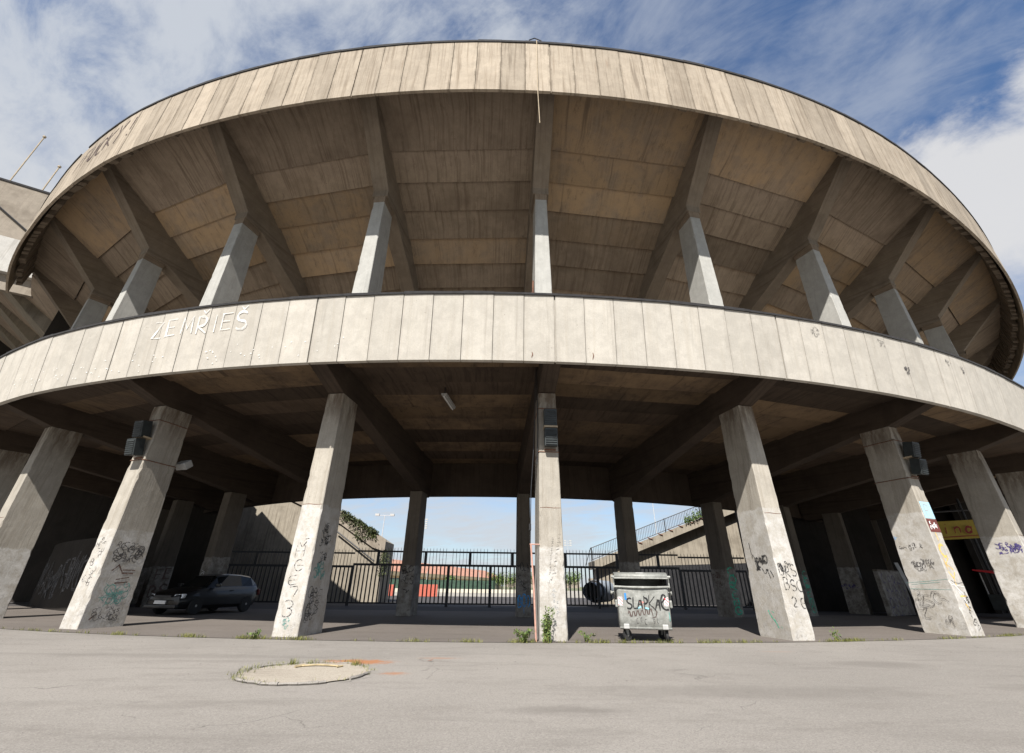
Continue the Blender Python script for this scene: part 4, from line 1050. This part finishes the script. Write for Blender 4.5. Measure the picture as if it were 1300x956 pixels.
# ------------------------------------------------------------------ iron fence with gates
FY = -19.5
def fence():
    xs = [-16.6, -8.85, -3.15, -.65, 1.95, 5.75, 10.75, 14.8]
    names = ['left end of the black iron fence, lower and behind the car', 'fence section left of the gates, in front of the concrete retaining wall', 'wide gate leaf left of the middle with red roof behind', 'narrow gate leaf beside the inner column with blue letters', 'gate leaf behind the centre column', 'gate leaf in front of the black pipe mouth', 'right end of the black fence below the stair ramp']
    for i in range(len(xs)-1):
        x0, x1 = xs[i], xs[i+1]; dz = -.12 if i in (0, 6) else 0.
        e = empty('iron_fence', ((x0+x1)/2, FY, 0), 'black iron fence: '+names[i] if 'fence' not in names[i] else names[i], 'fence', 'black iron fence sections under the deck')
        cx = (x0+x1)/2
        for nm, z, r in (('top_rail', 2.86+dz, .045), ('middle_rail', 2.14+dz, .06), ('bottom_rail', .16, .04)):
            mb = MB(); mb.box((x0-cx, -.03, z-r), (x1-cx, .03, z+r)); mb.build(nm, M['iron'], e)
        for x in (x0, x1-.001):
            mb = MB(); s_ = .04; mb.box((x-cx+(.0 if x == x0 else -s_*2), -.05, 0), (x-cx+(s_*2 if x == x0 else 0), .05, 2.1+dz)); mb.build('post', M['iron'], e)
        for x in ((x0+x1)/2,) if x1-x0 < 5 else (x0+(x1-x0)*.25, x0+(x1-x0)*.75):
            mb = MB(); mb.box((x-cx-.08, -.045, 2.14+dz), (x-cx+.08, .045, 2.9+dz)); mb.build('upright', M['iron'], e)
        mb = MB(); n = int((x1-x0)/.235)
        for j in range(1, n): x = x0+(x1-x0)*j/n-cx; mb.box((x-.037, -.02, .14), (x+.037, .02, 2.12+dz))
        mb.build('bars', M['iron'], e)
        mb = MB(); n = int((x1-x0)/.195)
        for j in range(1, n): x = x0+(x1-x0)*j/n-cx; mb.box((x-.011, -.011, 2.16+dz), (x+.011, .011, 3.02+dz)); mb.poly([(x-.011, 0, 3.02+dz), (x+.011, 0, 3.02+dz), (x, 0, 3.1+dz)])
        mb.build('spikes', M['iron'], e)
fence()

# ------------------------------------------------------------------ left retaining wall, right stair ramp
e = empty('retaining_wall', (-11, -13.5, 0), 'weathered concrete retaining wall with ivy on top, sloping down left of the gates', 'wall')
def prism(mb, pts, y0, y1, rnd=.5):
    """pts in x,z, counter-clockwise seen from -y"""
    f = [(x, y0, z) for x, z in pts]; b_ = [(x, y1, z) for x, z in pts]
    mb.poly(f, [(x, z) for x, z in pts], rnd); mb.poly(b_[::-1], [(x, z) for x, z in pts[::-1]], rnd)
    for i in range(len(pts)):
        j = (i+1) % len(pts); mb.poly([f[j], f[i], b_[i], b_[j]], None, rnd)
mb = MB(); prism(mb, [(-9, 0), (2.45, 0), (2.4, 3.9), (-1.0, 5.75), (-9, 9.0)], 0, 3.2); mb.build('wall', M['retain'], e)
mb = MB(); prism(mb, [(-9, 8.2), (-1.0, 5.0), (1.6, 3.45), (2.5, 3.2), (2.5, 4.0), (-1.0, 5.9), (-9, 9.15)], -.14, .0); mb.build('coping_band', M['wing_grey'], e)
mb = MB(); mb.tube([(-1.1, -.25, 4.45), (1.9, -.25, 2.55)], .05, 8); mb.build('handrail', M['iron'], e)
e['label'] = e['label']
rg = random.Random(9); mb = MB()
for i in range(1500):
    f = rg.random()**.8*.8+.02; x = -1.2+f*3.6; top = 5.8-(f*3.6)*.53
    dn = rg.random()**2.5
    p = V((x+rg.gauss(0, .12), -.2+rg.gauss(0, .08), top+.25-dn*(.9+.3*sin(x*3))))
    leafq(mb, p, rg.uniform(.05, .11), rg)
for i in range(520):
    p = V((2.6+rg.gauss(0, .18), -.1+rg.gauss(0, .2), 1.6+rg.random()*1.6+rg.gauss(0, .1))); leafq(mb, p, rg.uniform(.05, .1), rg)
iv = mb.build('ivy', M['ivy']); iv.location = (-11, -13.5, 0); tag(iv, 'dark ivy hanging over the top of the sloping retaining wall', 'ivy')

e = empty('stair_ramp', (6.5, -11.5, 0), 'concrete stair ramp with black railing rising to the right behind the fence', 'ramp')
sl = (6.5-3.1)/9.4   # slope of the ramp
def rz_(x): return 2.62+x*(5.95-2.62)/9.2
mb = MB(); prism(mb, [(.6, rz_(.6)-.55), (14, rz_(14)-.55), (14, rz_(14)), (.6, rz_(.6))], -.25, 2.6); mb.build('ramp_slab', M['retain'], e)
mb = MB(); prism(mb, [(.9, 0), (14, 0), (14, rz_(14)-.56), (.9, rz_(.9)-.56)], .45, 2.4); mb.build('side_wall', M['retain'], e)
mb = MB(); prism(mb, [(3.2, 0), (14, 0), (14, 2.9), (3.2, 2.5)], -.1, .3); mb.build('recess_shade_panel', M['iron'], e)  # near-black panel painted as the shade of the open recess below the ramp
mb = MB()
for dz in (.98, .15): mb.tube([(.35, -.2, rz_(.35)+dz), (14, -.2, rz_(14)+dz)], .032, 6)
mb.tube([(.35, -.2, rz_(.35)+.98), (-.1, -.2, rz_(0)-.1)], .032, 6)
mb.build('rail', M['iron'], e)
mb = MB()
for j in range(100): x = .45+j*.135; mb.box((x-.011, -.21, rz_(x)+.12), (x+.011, -.19, rz_(x)+.97))
mb.build('balusters', M['iron'], e)
for x in (.4, 3.4, 6.4, 9.4, 12.4):
    mb = MB(); mb.box((x-.03, -.24, rz_(x)), (x+.03, -.17, rz_(x)+1.02)); mb.build('post', M['iron'], e)
mb = MB()
for j in range(9):
    x = 3.2+j*.85; mb.tube([(x, -.28, rz_(x)+.12), (x+.35, -.3, rz_(x)+.02)], .04, 5)
mb.build('rail_foot', M['rust'], e)
rg = random.Random(4); mb = MB()
for i in range(700):
    x = 8.0+rg.random()*2.4; mb_p = V((x, -.3+rg.gauss(0, .1), rz_(x)+.05+abs(rg.gauss(0, .25)))); leafq(mb, mb_p, rg.uniform(.05, .12), rg)
pl_ = mb.build('ramp_plant', M['leaf']); pl_.location = (6.5, -11.5, 0); tag(pl_, 'green plant growing through the ramp railing at the right', 'plant')
# pipe
mb = MB(); Mx = Matrix.Translation((5.95, -17.2, .88)) @ Matrix.Rotation(radians(72), 4, 'Z') @ Matrix.Rotation(pi/2, 4, 'X')
e = empty('concrete_pipe', (5.95, -17.2, 0), 'large pipe lying behind the fence, its black mouth facing the gates', 'pipe')
n = 28
def lathe_open(prof, Mx):
    mb = MB(); rg_ = [[Mx @ V((r*cos(2*pi*j/n), r*sin(2*pi*j/n), z)) for j in range(n)] for r, z in prof]
    for i in range(len(rg_)-1):
        for j in range(n): k = (j+1) % n; mb.poly([rg_[i][j], rg_[i][k], rg_[i+1][k], rg_[i+1][j]])
    return mb
Mx = Matrix.Translation((0, 0, .86)) @ Matrix.Rotation(radians(-25), 4, 'Z') @ Matrix.Rotation(pi/2, 4, 'X')
M['pipeg'] = flat('grey blue pipe', (.24, .27, .31), .6, 0, .2)
lathe_open([(.5, 1.0), (.5, .02), (.6, 0), (.64, .02), (.64, -3.2), (.5, -3.2), (.5, 1.0)][0:1]+[(.5, -3.1), (.5, .0), (.6, .0), (.64, -.03), (.64, -3.2), (0.01, -3.2)], Mx).build('barrel', M['pipeg'], e, smooth=True)
mb = MB(); mb.lathe([(.63, .012), (.63, .0)], Mx, 28); mb.build('mouth', M['iron'], e)  # black disc across the bore, painted in place of its inner shade

# ------------------------------------------------------------------ right interior: banner, stall, planks
def banner():
    A, B = V((22.0, -24.0, 0)), V((28.0, -24.8, .35)); d = (B-A).normalized(); nrm = V((d.y, -d.x, 0))
    mb = MB(); z0, z1 = 3.4, 4.3; n_ = 12
    for i in range(n_):
        f, g_ = i/n_, (i+1)/n_; p, q = A.lerp(B, f), A.lerp(B, g_); s0, s1 = nrm*.06*sin(f*9), nrm*.06*sin(g_*9)
        mb.poly([p+s0+V((0, 0, z0)), q+s1+V((0, 0, z0)), q+s1+V((0, 0, z1)), p+s0+V((0, 0, z1))])
        mb.poly([p+s0-nrm*.01+V((0, 0, z1)), q+s1-nrm*.01+V((0, 0, z1)), q+s1-nrm*.01+V((0, 0, z0)), p+s0-nrm*.01+V((0, 0, z0))])
    o = mb.build('banner', M['banner_y']); tag(o, 'yellow banner with red lettering hung in the dark on the right', 'banner')
    def bm_(u, v, h): return A+d*u+nrm*(h+.09)+V((0, 0, v))
    paint('lettering', bm_, text('ina', 1.5, 3.68, .42, .5, sp=1.3, slant=.25, jit=.02), .09, M['banner_r'], o)
    paint('lettering', bm_, [[(1.3, 3.52), (4.8, 3.54)]], .04, M['banner_r'], o)
    # frame the banner hangs on
    mb = MB()
    for f in (0, .5, 1): p = A.lerp(B, f)-nrm*.12; mb.tube([p, p+V((0, 0, 5.4))], .06, 6)
    mb.tube([A-nrm*.12+V((0, 0, 4.8)), B-nrm*.12+V((0, 0, 4.8))], .05, 6)
    tag(mb.build('scaffold_frame', M['iron']), 'dark pole frame carrying the yellow banner', 'frame')
banner()
for (x0, y0, x1, y1, h, lab) in ((19.3, -26.0, 19.9, -25.6, 2.3, 'pale board leaning near the violet graffiti wall'),):
    mb = MB(); mb.hexa([(x0, y0, 0), (x0+.14, y0-.05, 0), (x0+.16, y0, 0), (x0+.02, y0+.05, 0)], [(x0-.15, y0+.4, h), (x0-.01, y0+.35, h), (x0+.01, y0+.4, h), (x0-.13, y0+.45, h)])
    tag(mb.build('leaning_board', M['lampgrey']), lab, 'board')
e = empty('market_cart', (24.5, -25.3, 0), 'dark cart with a red awning standing in the shade at the right', 'cart', rz=.5)
mb = MB(); mb.box((-1.1, -.5, .35), (1.1, .5, 1.0)); mb.build('box', M['lampdark'], e, bevel=.02, weld=True)
mb = MB(); mb.hexa([(-1.3, -.8, 1.75), (1.3, -.8, 1.75), (1.3, .6, 2.0), (-1.3, .6, 2.0)], [(-1.3, -.8, 1.8), (1.3, -.8, 1.8), (1.3, .6, 2.06), (-1.3, .6, 2.06)]); mb.build('awning', M['red'], e)
mb = MB()
for sx in (-1.05, 1.05):
    for sy in (-.45, .45): mb.tube([(sx, sy, 1.0), (sx, sy, 1.9)], .025, 6)
mb.build('poles', M['lampgrey'], e)
for sx in (-.7, .7):
    mb = MB(); mb.lathe([(.2, -.05), (.3, -.04), (.3, .04), (.2, .05)], Matrix.Translation((sx, -.55, .3)) @ Matrix.Rotation(pi/2, 4, 'X'), 20); mb.build('wheel', M['rubber'], e)

# ------------------------------------------------------------------ the straight grandstand at the far left
def wing():
    O_ = V((-34, -26.5, 0)); d = V((cos(radians(29.5)), sin(radians(29.5)), 0)); nn = V((-d.y, d.x, 0))  # nn points away from the camera
    e = empty('grandstand', O_, 'tall straight grandstand with stained grey wall and white band at the far left', 'grandstand')
    def P(u, w, z): return V((d.x*u+nn.x*w, d.y*u+nn.y*w, z))
    def blk(mb, u0, u1, w0, w1, z0, z1, z0b=None, z1b=None, r=.5):
        z0b = z0 if z0b is None else z0b; z1b = z1 if z1b is None else z1b
        mb.hexa([P(u0, w0, z0), P(u1, w0, z0), P(u1, w1, z0b), P(u0, w1, z0b)], [P(u0, w0, z1), P(u1, w0, z1), P(u1, w1, z1b), P(u0, w1, z1b)], r)
    mb = MB(); blk(mb, -14, 9, 0, .4, 20.9, 25.3); mb.build('upper_wall', M['wing_grey'], e)
    mb = MB(); blk(mb, -14, 9, -.06, .5, 25.302, 25.45); mb.build('coping', M['coping'], e)
    mb = MB(); blk(mb, -14, 9, -.4, .3, 18.4, 20.88); mb.build('white_band', M['wing_white'], e)
    mb = MB(); blk(mb, -14, 9, .4, 14, 20.4, 20.8, 20.4, 20.8); mb.build('roof_slab', M['beam'], e)
    mb = MB(); blk(mb, -14, 3.5, .0, .3, 17.3, 18.38); mb.build('lower_wall', M['wing_grey'], e)
    # straight run of the tiers: rakers parallel to the last one of the curve
    oo = V((-.728, -.685, 0)); uu = V((-.685, .728, 0))
    def Q(R_, u, z): return oo*R_+uu*u+V((0, 0, z))-O_
    def seg(mb, u0, u1, prof):
        n_ = len(prof); A = [Q(r, u0, z) for r, z in prof]; B = [Q(r, u1, z) for r, z in prof]
        mb.poly(A[::-1], None); mb.poly(B, None)
        for a_ in range(n_):
            b_ = (a_+1) % n_; mb.poly([A[a_], A[b_], B[b_], B[a_]])
    mb = MB(); seg(mb, 4, 44, [(43.2, 19.75), (26.7, 9.3), (26.7, 10.7), (43.2, 20.35)]); mb.build('seating_soffit', M['soffit'], e, weld=True)
    mb = MB(); seg(mb, .25, 4.01, [(39.6, 17.4), (26.65, 9.25), (26.65, 10.7), (39.6, 18.3)]); mb.build('joint_slab', M['soffit'], e, weld=True)
    for q in range(8):
        mb = MB(); u = 4.6+q*4.8; seg(mb, u, u+1.5, [(43.1, 19.7), (37.1, 14.7), (37.1, 14.2), (36.1, 14.1), (26.7, 8.6), (26.7, 9.4), (43.1, 19.9)]); mb.build('raker_beam', M['retain'], e, weld=True)  # paler concrete colour stands in for bounced light on these rakers
        mb = MB(); seg(mb, u+.5, u+1.0, [(37.1, 0), (36, 0), (36.1, 14.2), (37.1, 14.4)]); mb.build('column', M['col_up'], e, weld=True)
    mb = MB(); seg(mb, 1.2, 44, [(27, 0), (26.5, 0), (26.5, 9.4), (27, 9.6)]); mb.build('rear_wall', M['wall_dark'], e, weld=True)
    mb = MB(); blk(mb, -14, 9, 14, 14.3, 0, 20.8); mb.build('rear_wall', M['wall_dark'], e)
    for u, h, lab in ((-.95, 4.8, 'taller thin pole on the grandstand roof at the left edge'), (.75, 2.6, 'shorter thin pole on the grandstand roof at the left')):
        p = O_+P(u, .2, 25.4); mb = MB(); mb.tube([p, p+V((0, 0, h))], .045, 6); mb.lathe([(.1, h), (.1, h+.12)], Matrix.Translation(p), 8)
        tag(mb.build('roof_pole', M['tan']), lab, 'pole', 'poles on the grandstand roof')
    p = O_+P(-3.5, -.08, 25.2); q = O_+P(1.9, -.08, 21.6); mb = MB(); mb.tube([p, q], .05, 6); mb.build('cable', M['iron']).parent = None
    c_ = bpy.data.objects[-1] if 0 else None
wing()
for o_ in list(COL.objects):
    if o_.name == 'cable': tag(o_, 'black cable slanting across the stained grey wall at the far left', 'cable')

# ------------------------------------------------------------------ distance
def far_building():
    A, B = V((-27, 34, 0)), V((0, 150, 0)); d = (B-A).normalized(); nn = V((-d.y, d.x, 0))  # to the left/back
    L = (B-A).length
    e = empty('long_building', A, 'long low building with orange tiled roof beyond the gates', 'building')
    M['tiles'] = flat('orange roof tiles', (.40, .20, .135), .85, 0, .25, 1.2)
    M['cream'] = flat('cream render', (.62, .50, .30), .9, 0, .1, 1.)
    M['dgreen'] = flat('dark green glazing', (.03, .07, .055), .3, 0, .4, .6)
    def P(u, w, z): return V((d.x*u+nn.x*w, d.y*u+nn.y*w, z))
    def blk(u0, u1, w0, w1, z0, z1, name, mat, z0b=None, z1b=None):
        mb = MB(); z0b = z0 if z0b is None else z0b; z1b = z1 if z1b is None else z1b
        mb.hexa([P(u0, w0, z0), P(u1, w0, z0), P(u1, w1, z0b), P(u0, w1, z0b)][::1], [P(u0, w0, z1), P(u1, w0, z1), P(u1, w1, z1b), P(u0, w1, z1b)]); return mb.build(name, mat, e)
    blk(0, L, 0, 14, 0, 3.2, 'wall', M['cream'])
    blk(-1, L+1, -1.2, 7, 3.3, 3.5, 'roof', M['tiles'], 6.2, 6.4)
    blk(-1, L+1, 7.01, 15, 6.2, 6.4, 'roof', M['tiles'], 3.3, 3.5)
    blk(-1, L+1, -1.3, -1.2, 2.7, 3.45, 'eaves_board', M['cream'])
    for i in range(14): blk(2+i*8.2, 8+i*8.2, -.06, 0, .3, 2.3, 'window', M['dgreen'])
far_building()
def sheet_panel(x0, x1, y, z0, z1, mat, name, lab, cat):
    mb = MB(); mb.box((x0, y, z0), (x1, y+.4, z1)); return tag(mb.build(name, mat, bevel=.03, weld=True), lab, cat)
sheet_panel(-9.9, -6.9, 6, 0, 1.15, M['redpanel'] if 'redpanel' in M else flat('faded red board', (.42, .10, .065), .7, 0, .1), 'red_board', 'red hoarding board behind the fence right of the inner column with looping tag', 'hoarding')
sheet_panel(-13.4, -11.9, 7, 0, 1.1, flat('faded red board two', (.42, .10, .065), .7, 0, .1), 'red_board', 'narrow red hoarding board by the end of the retaining wall', 'hoarding')
M['mesh_green'] = flat('dark green net', (.03, .06, .04), .9, 0, .3, 2)
def frame_fence():
    e = empty('sports_fence', (-3, 40, 0), 'low pale wall with dark green net fence across the far plaza', 'fence')
    mb = MB(); mb.box((-26, 0, 0), (14, .3, .55)); mb.build('low_wall', M['plazaw'], e)
    mb = MB(); mb.box((-26, .1, .55), (2, .16, 1.9)); mb.build('net', M['mesh_green'], e)
    mb = MB()
    for i in range(9): mb.tube([(-24+i*4.6, 0.2, 0), (-24+i*4.6, .2, 3.2)], .05, 5)
    mb.build('poles', M['lampgrey'], e)
M['plazaw'] = flat('pale wall', (.45, .42, .35), .9, 0, .1, 1.)
frame_fence()
def mast(x, y, h, lab, arm=1.6, k=3):
    e = empty('light_mast', (x, y, 0), lab, 'light mast', 'light masts standing far behind the fence')
    mb = MB(); mb.tube([(0, 0, 0), (0, 0, h)], [.16, .09], 6); mb.build('pole', M['mastg'], e)
    mb = MB()
    for i in range(k):
        z = h-i*.85; mb.tube([(-arm, 0, z), (arm, 0, z)], .05, 5)
    mb.build('crossbar', M['mastg'], e)
    mb = MB()
    for i in range(k):
        for s_ in (-1, 1): z = h-i*.85; mb.box((s_*arm-.45, -.3, z-.1), (s_*arm+.45, .3, z+.35))
    mb.build('lamp_heads', M['lampgrey'], e)
M['mastg'] = flat('galvanised mast', (.45, .46, .47), .5, .3, .1)
mast(-27, 60, 15.0, 'two headed light mast left of the inner column with looping tag', 1.7, 1)
mast(-33.2, 150, 25, 'far faint light mast between the two left inner columns', 1.6, 5)
mast(27, 150, 17.5, 'far light mast right of the centre column', 1.1, 3)
mast(45, 90, 27, 'thin far mast above the stair ramp railing', .3, 1)
def tree(x, y, h, w, lab, seed):
    rg = random.Random(seed); e = empty('distant_tree', (x, y, 0), lab, 'tree', 'trees along the far edge')
    mb = MB(); mb.tube([(0, 0, 0), (.1, 0, h*.4), (0, .1, h*.75)], [.22, .16, .06], 7)
    for i in range(4):
        a = rg.uniform(0, 6.28); mb.tube([(.05, 0, h*.35), (cos(a)*w*.35, sin(a)*w*.3, h*.65)], [.1, .03], 5)
    mb.build('trunk', M['bark'], e)
    mb = MB(); cl = [(rg.uniform(-.35, .35)*w, rg.uniform(-.3, .3)*w, h*rg.uniform(.42, .82), w*rg.uniform(.16, .28)) for _ in range(9)]
    for i in range(1300):
        c_ = rg.choice(cl); v_ = V((rg.gauss(0, 1), rg.gauss(0, 1), rg.gauss(0, .8))).normalized()*c_[3]*rg.uniform(.4, 1.1)
        leafq(mb, V(c_[:3])+v_, rg.uniform(.16, .34), rg)
    mb.build('crown', M['leaf'], e)
tl = [(-22, 33, 2.9, 3.5), (-17, 44, 2.6, 3), (-12, 60, 2.8, 4), (-2, 130, 5.5, 8), (4, 140, 5, 9), (10, 135, 6, 9), (17, 140, 5.2, 9), (24, 130, 5.6, 9), (-34, 42, 5.5, 6)]
nm = ['leftmost dark tree before the orange roofed building', 'second dark tree before the orange roofed building', 'small tree before the middle of the orange roofed building', 'far tree left of the inner column with blue letters', 'far tree right of the inner column with blue letters', 'far tree just right of the centre column', 'far tree above the pipe mouth', 'far tree behind the start of the stair ramp', 'tree peeping past the end of the retaining wall']
for i, (a_, (x, y, h, w)) in enumerate(zip(nm, tl)): tree(x, y, h, w, a_, i+50)
mb = MB(); rg = random.Random(2)
for i in range(26):
    x = -260+i*20+rg.uniform(-4, 4); w = rg.uniform(8, 18); h = rg.uniform(4, 9); mb.box((x, 420, 0), (x+w, 432, h))
tag(mb.build('distant_buildings', M['wing_grey']), 'far off low rooftops on the horizon reading as one mass', 'skyline', kind='stuff')
e = empty('office_block', (-6.5, 170, 0), 'dark blue grey block standing behind the end of the orange roof', 'building')
mb = MB(); mb.box((-6, 0, 0), (0, 10, 6.5)); mb.build('wall', M['lampdark'], e)
mb = MB()
for i in range(5):
    for j in range(3): mb.box((-5.6+i*1.15, -.03, 1+j*1.8), (-4.9+i*1.15, 0, 2.1+j*1.8))
mb.build('windows', M['lampgrey'], e)

# ------------------------------------------------------------------ camera
cd = bpy.data.cameras.new('Camera'); cam = bpy.data.objects.new('Camera', cd); COL.objects.link(cam)
F_PX = 564.54
cd.sensor_width = 36; cd.sensor_fit = 'HORIZONTAL'; cd.lens = F_PX/1300*36; cd.shift_y = -(478-433.5)/1300; cd.clip_end = 8000; cd.clip_start = .05
yaw, pit, roll = .0157, .5028, .0122
Rt = V((cos(yaw), -sin(yaw), 0)); Fh = V((sin(yaw), cos(yaw), 0))
Fw = Fh*cos(pit)+V((0, 0, sin(pit))); Upv = -Fh*sin(pit)+V((0, 0, cos(pit)))
R2 = Rt*cos(roll)+Upv*sin(roll); U2 = -Rt*sin(roll)+Upv*cos(roll)
mx = Matrix((R2, U2, -Fw)).transposed().to_4x4(); mx.translation = V((0, -CAMD, CAMH)); cam.matrix_world = mx
S.camera = cam

# ------------------------------------------------------------------ light
SUN_AZ = radians(-13); SUN_EL = radians(45.5)   # azimuth measured from -y towards +x
to_sun = V((sin(SUN_AZ)*cos(SUN_EL), -cos(SUN_AZ)*cos(SUN_EL), sin(SUN_EL)))
ld = bpy.data.lights.new('Sun', 'SUN'); ld.energy = 5.0; ld.angle = radians(.55); ld.color = (1, .955, .89)
lo = bpy.data.objects.new('Sun', ld); COL.objects.link(lo); lo.rotation_euler = to_sun.to_track_quat('Z', 'Y').to_euler()
W = bpy.data.worlds.new('World'); S.world = W; W.use_nodes = True
n = N(W.node_tree); bg = W.node_tree.nodes['Background']
sky = n.new('ShaderNodeTexSky'); sky.sky_type = 'NISHITA'; sky.sun_disc = False; sky.sun_elevation = SUN_EL
sky.sun_rotation = atan2(to_sun.x, to_sun.y); sky.air_density = 1.0; sky.dust_density = .6; sky.ozone_density = 1.6
dirv = n.new('ShaderNodeTexCoord').outputs['Generated']
sp = n.new('ShaderNodeSeparateXYZ', {0: dirv})
zc = n.math('ADD', n.math('MAXIMUM', sp.outputs[2], 0.), .12)
px = n.math('DIVIDE', sp.outputs[0], zc); py = n.math('DIVIDE', sp.outputs[1], zc)
pv = n.new('ShaderNodeCombineXYZ', {0: px, 1: py, 2: 0.}).outputs[0]
rotv = n.new('ShaderNodeVectorRotate', {'Vector': pv, 'Angle': radians(35)}, rotation_type='Z_AXIS').outputs[0]
az = n.math('ARCTAN2', sp.outputs[0], sp.outputs[1])   # 0 ahead, + right
el = n.math('ARCSINE', sp.outputs[2])
wisp = n.noise(n.vmath('MULTIPLY', rotv, (1.5, 3.0, 1)), 2.2, 10, .66, .35)
soft = n.noise(pv, 1.5, 6, .6, .3)
patchy = n.noise(dirv, 2.3, 5, .55, .2)
veil = n.ramp(n.math('ADD', n.math('ADD', n.math('MULTIPLY', wisp, .35), n.math('MULTIPLY', soft, .35)), n.math('MULTIPLY', patchy, .3)), .42, .57)
side = n.ramp(az, .75, -.3, .42, .93)
cl1 = n.math('MULTIPLY', veil, side)
puff = n.math('MULTIPLY', n.math('SUBTRACT', n.noise(dirv, 4.5, 8, .62, .4), .5), .3)
ep = n.math('ADD', el, puff)
cl2 = n.math('MULTIPLY', n.math('MULTIPLY', n.ramp(ep, .71, .63), n.ramp(ep, .36, .5)), n.ramp(az, .55, .8))
cl3 = n.math('MULTIPLY', n.math('MULTIPLY', n.ramp(ep, .74, .5), n.ramp(az, -.55, -.95)), .75)
low = n.math('MULTIPLY', n.ramp(el, .42, .02), n.ramp(n.noise(n.vmath('MULTIPLY', dirv, (3, 3, 14)), 1., 6, .6), .36, .6, .5, .92))
c = n.mix(1., sky.outputs[0], (.96, 1.18, 1.40), 'MULTIPLY')
c = n.mix(cl1, c, (5.7, 6.05, 6.6)); c = n.mix(cl3, c, (6.3, 6.5, 6.8)); c = n.mix(low, c, (5.9, 6.25, 6.7)); c = n.mix(n.math('MULTIPLY', cl2, .95), c, (6.9, 6.9, 7.0))
n.l.new(c, bg.inputs[0]); bg.inputs[1].default_value = .06
vs = S.view_settings; vs.view_transform = 'Standard'; vs.look = 'None'; vs.exposure = .85; vs.gamma = 1
S.cycles.max_bounces = 6; S.cycles.diffuse_bounces = 4
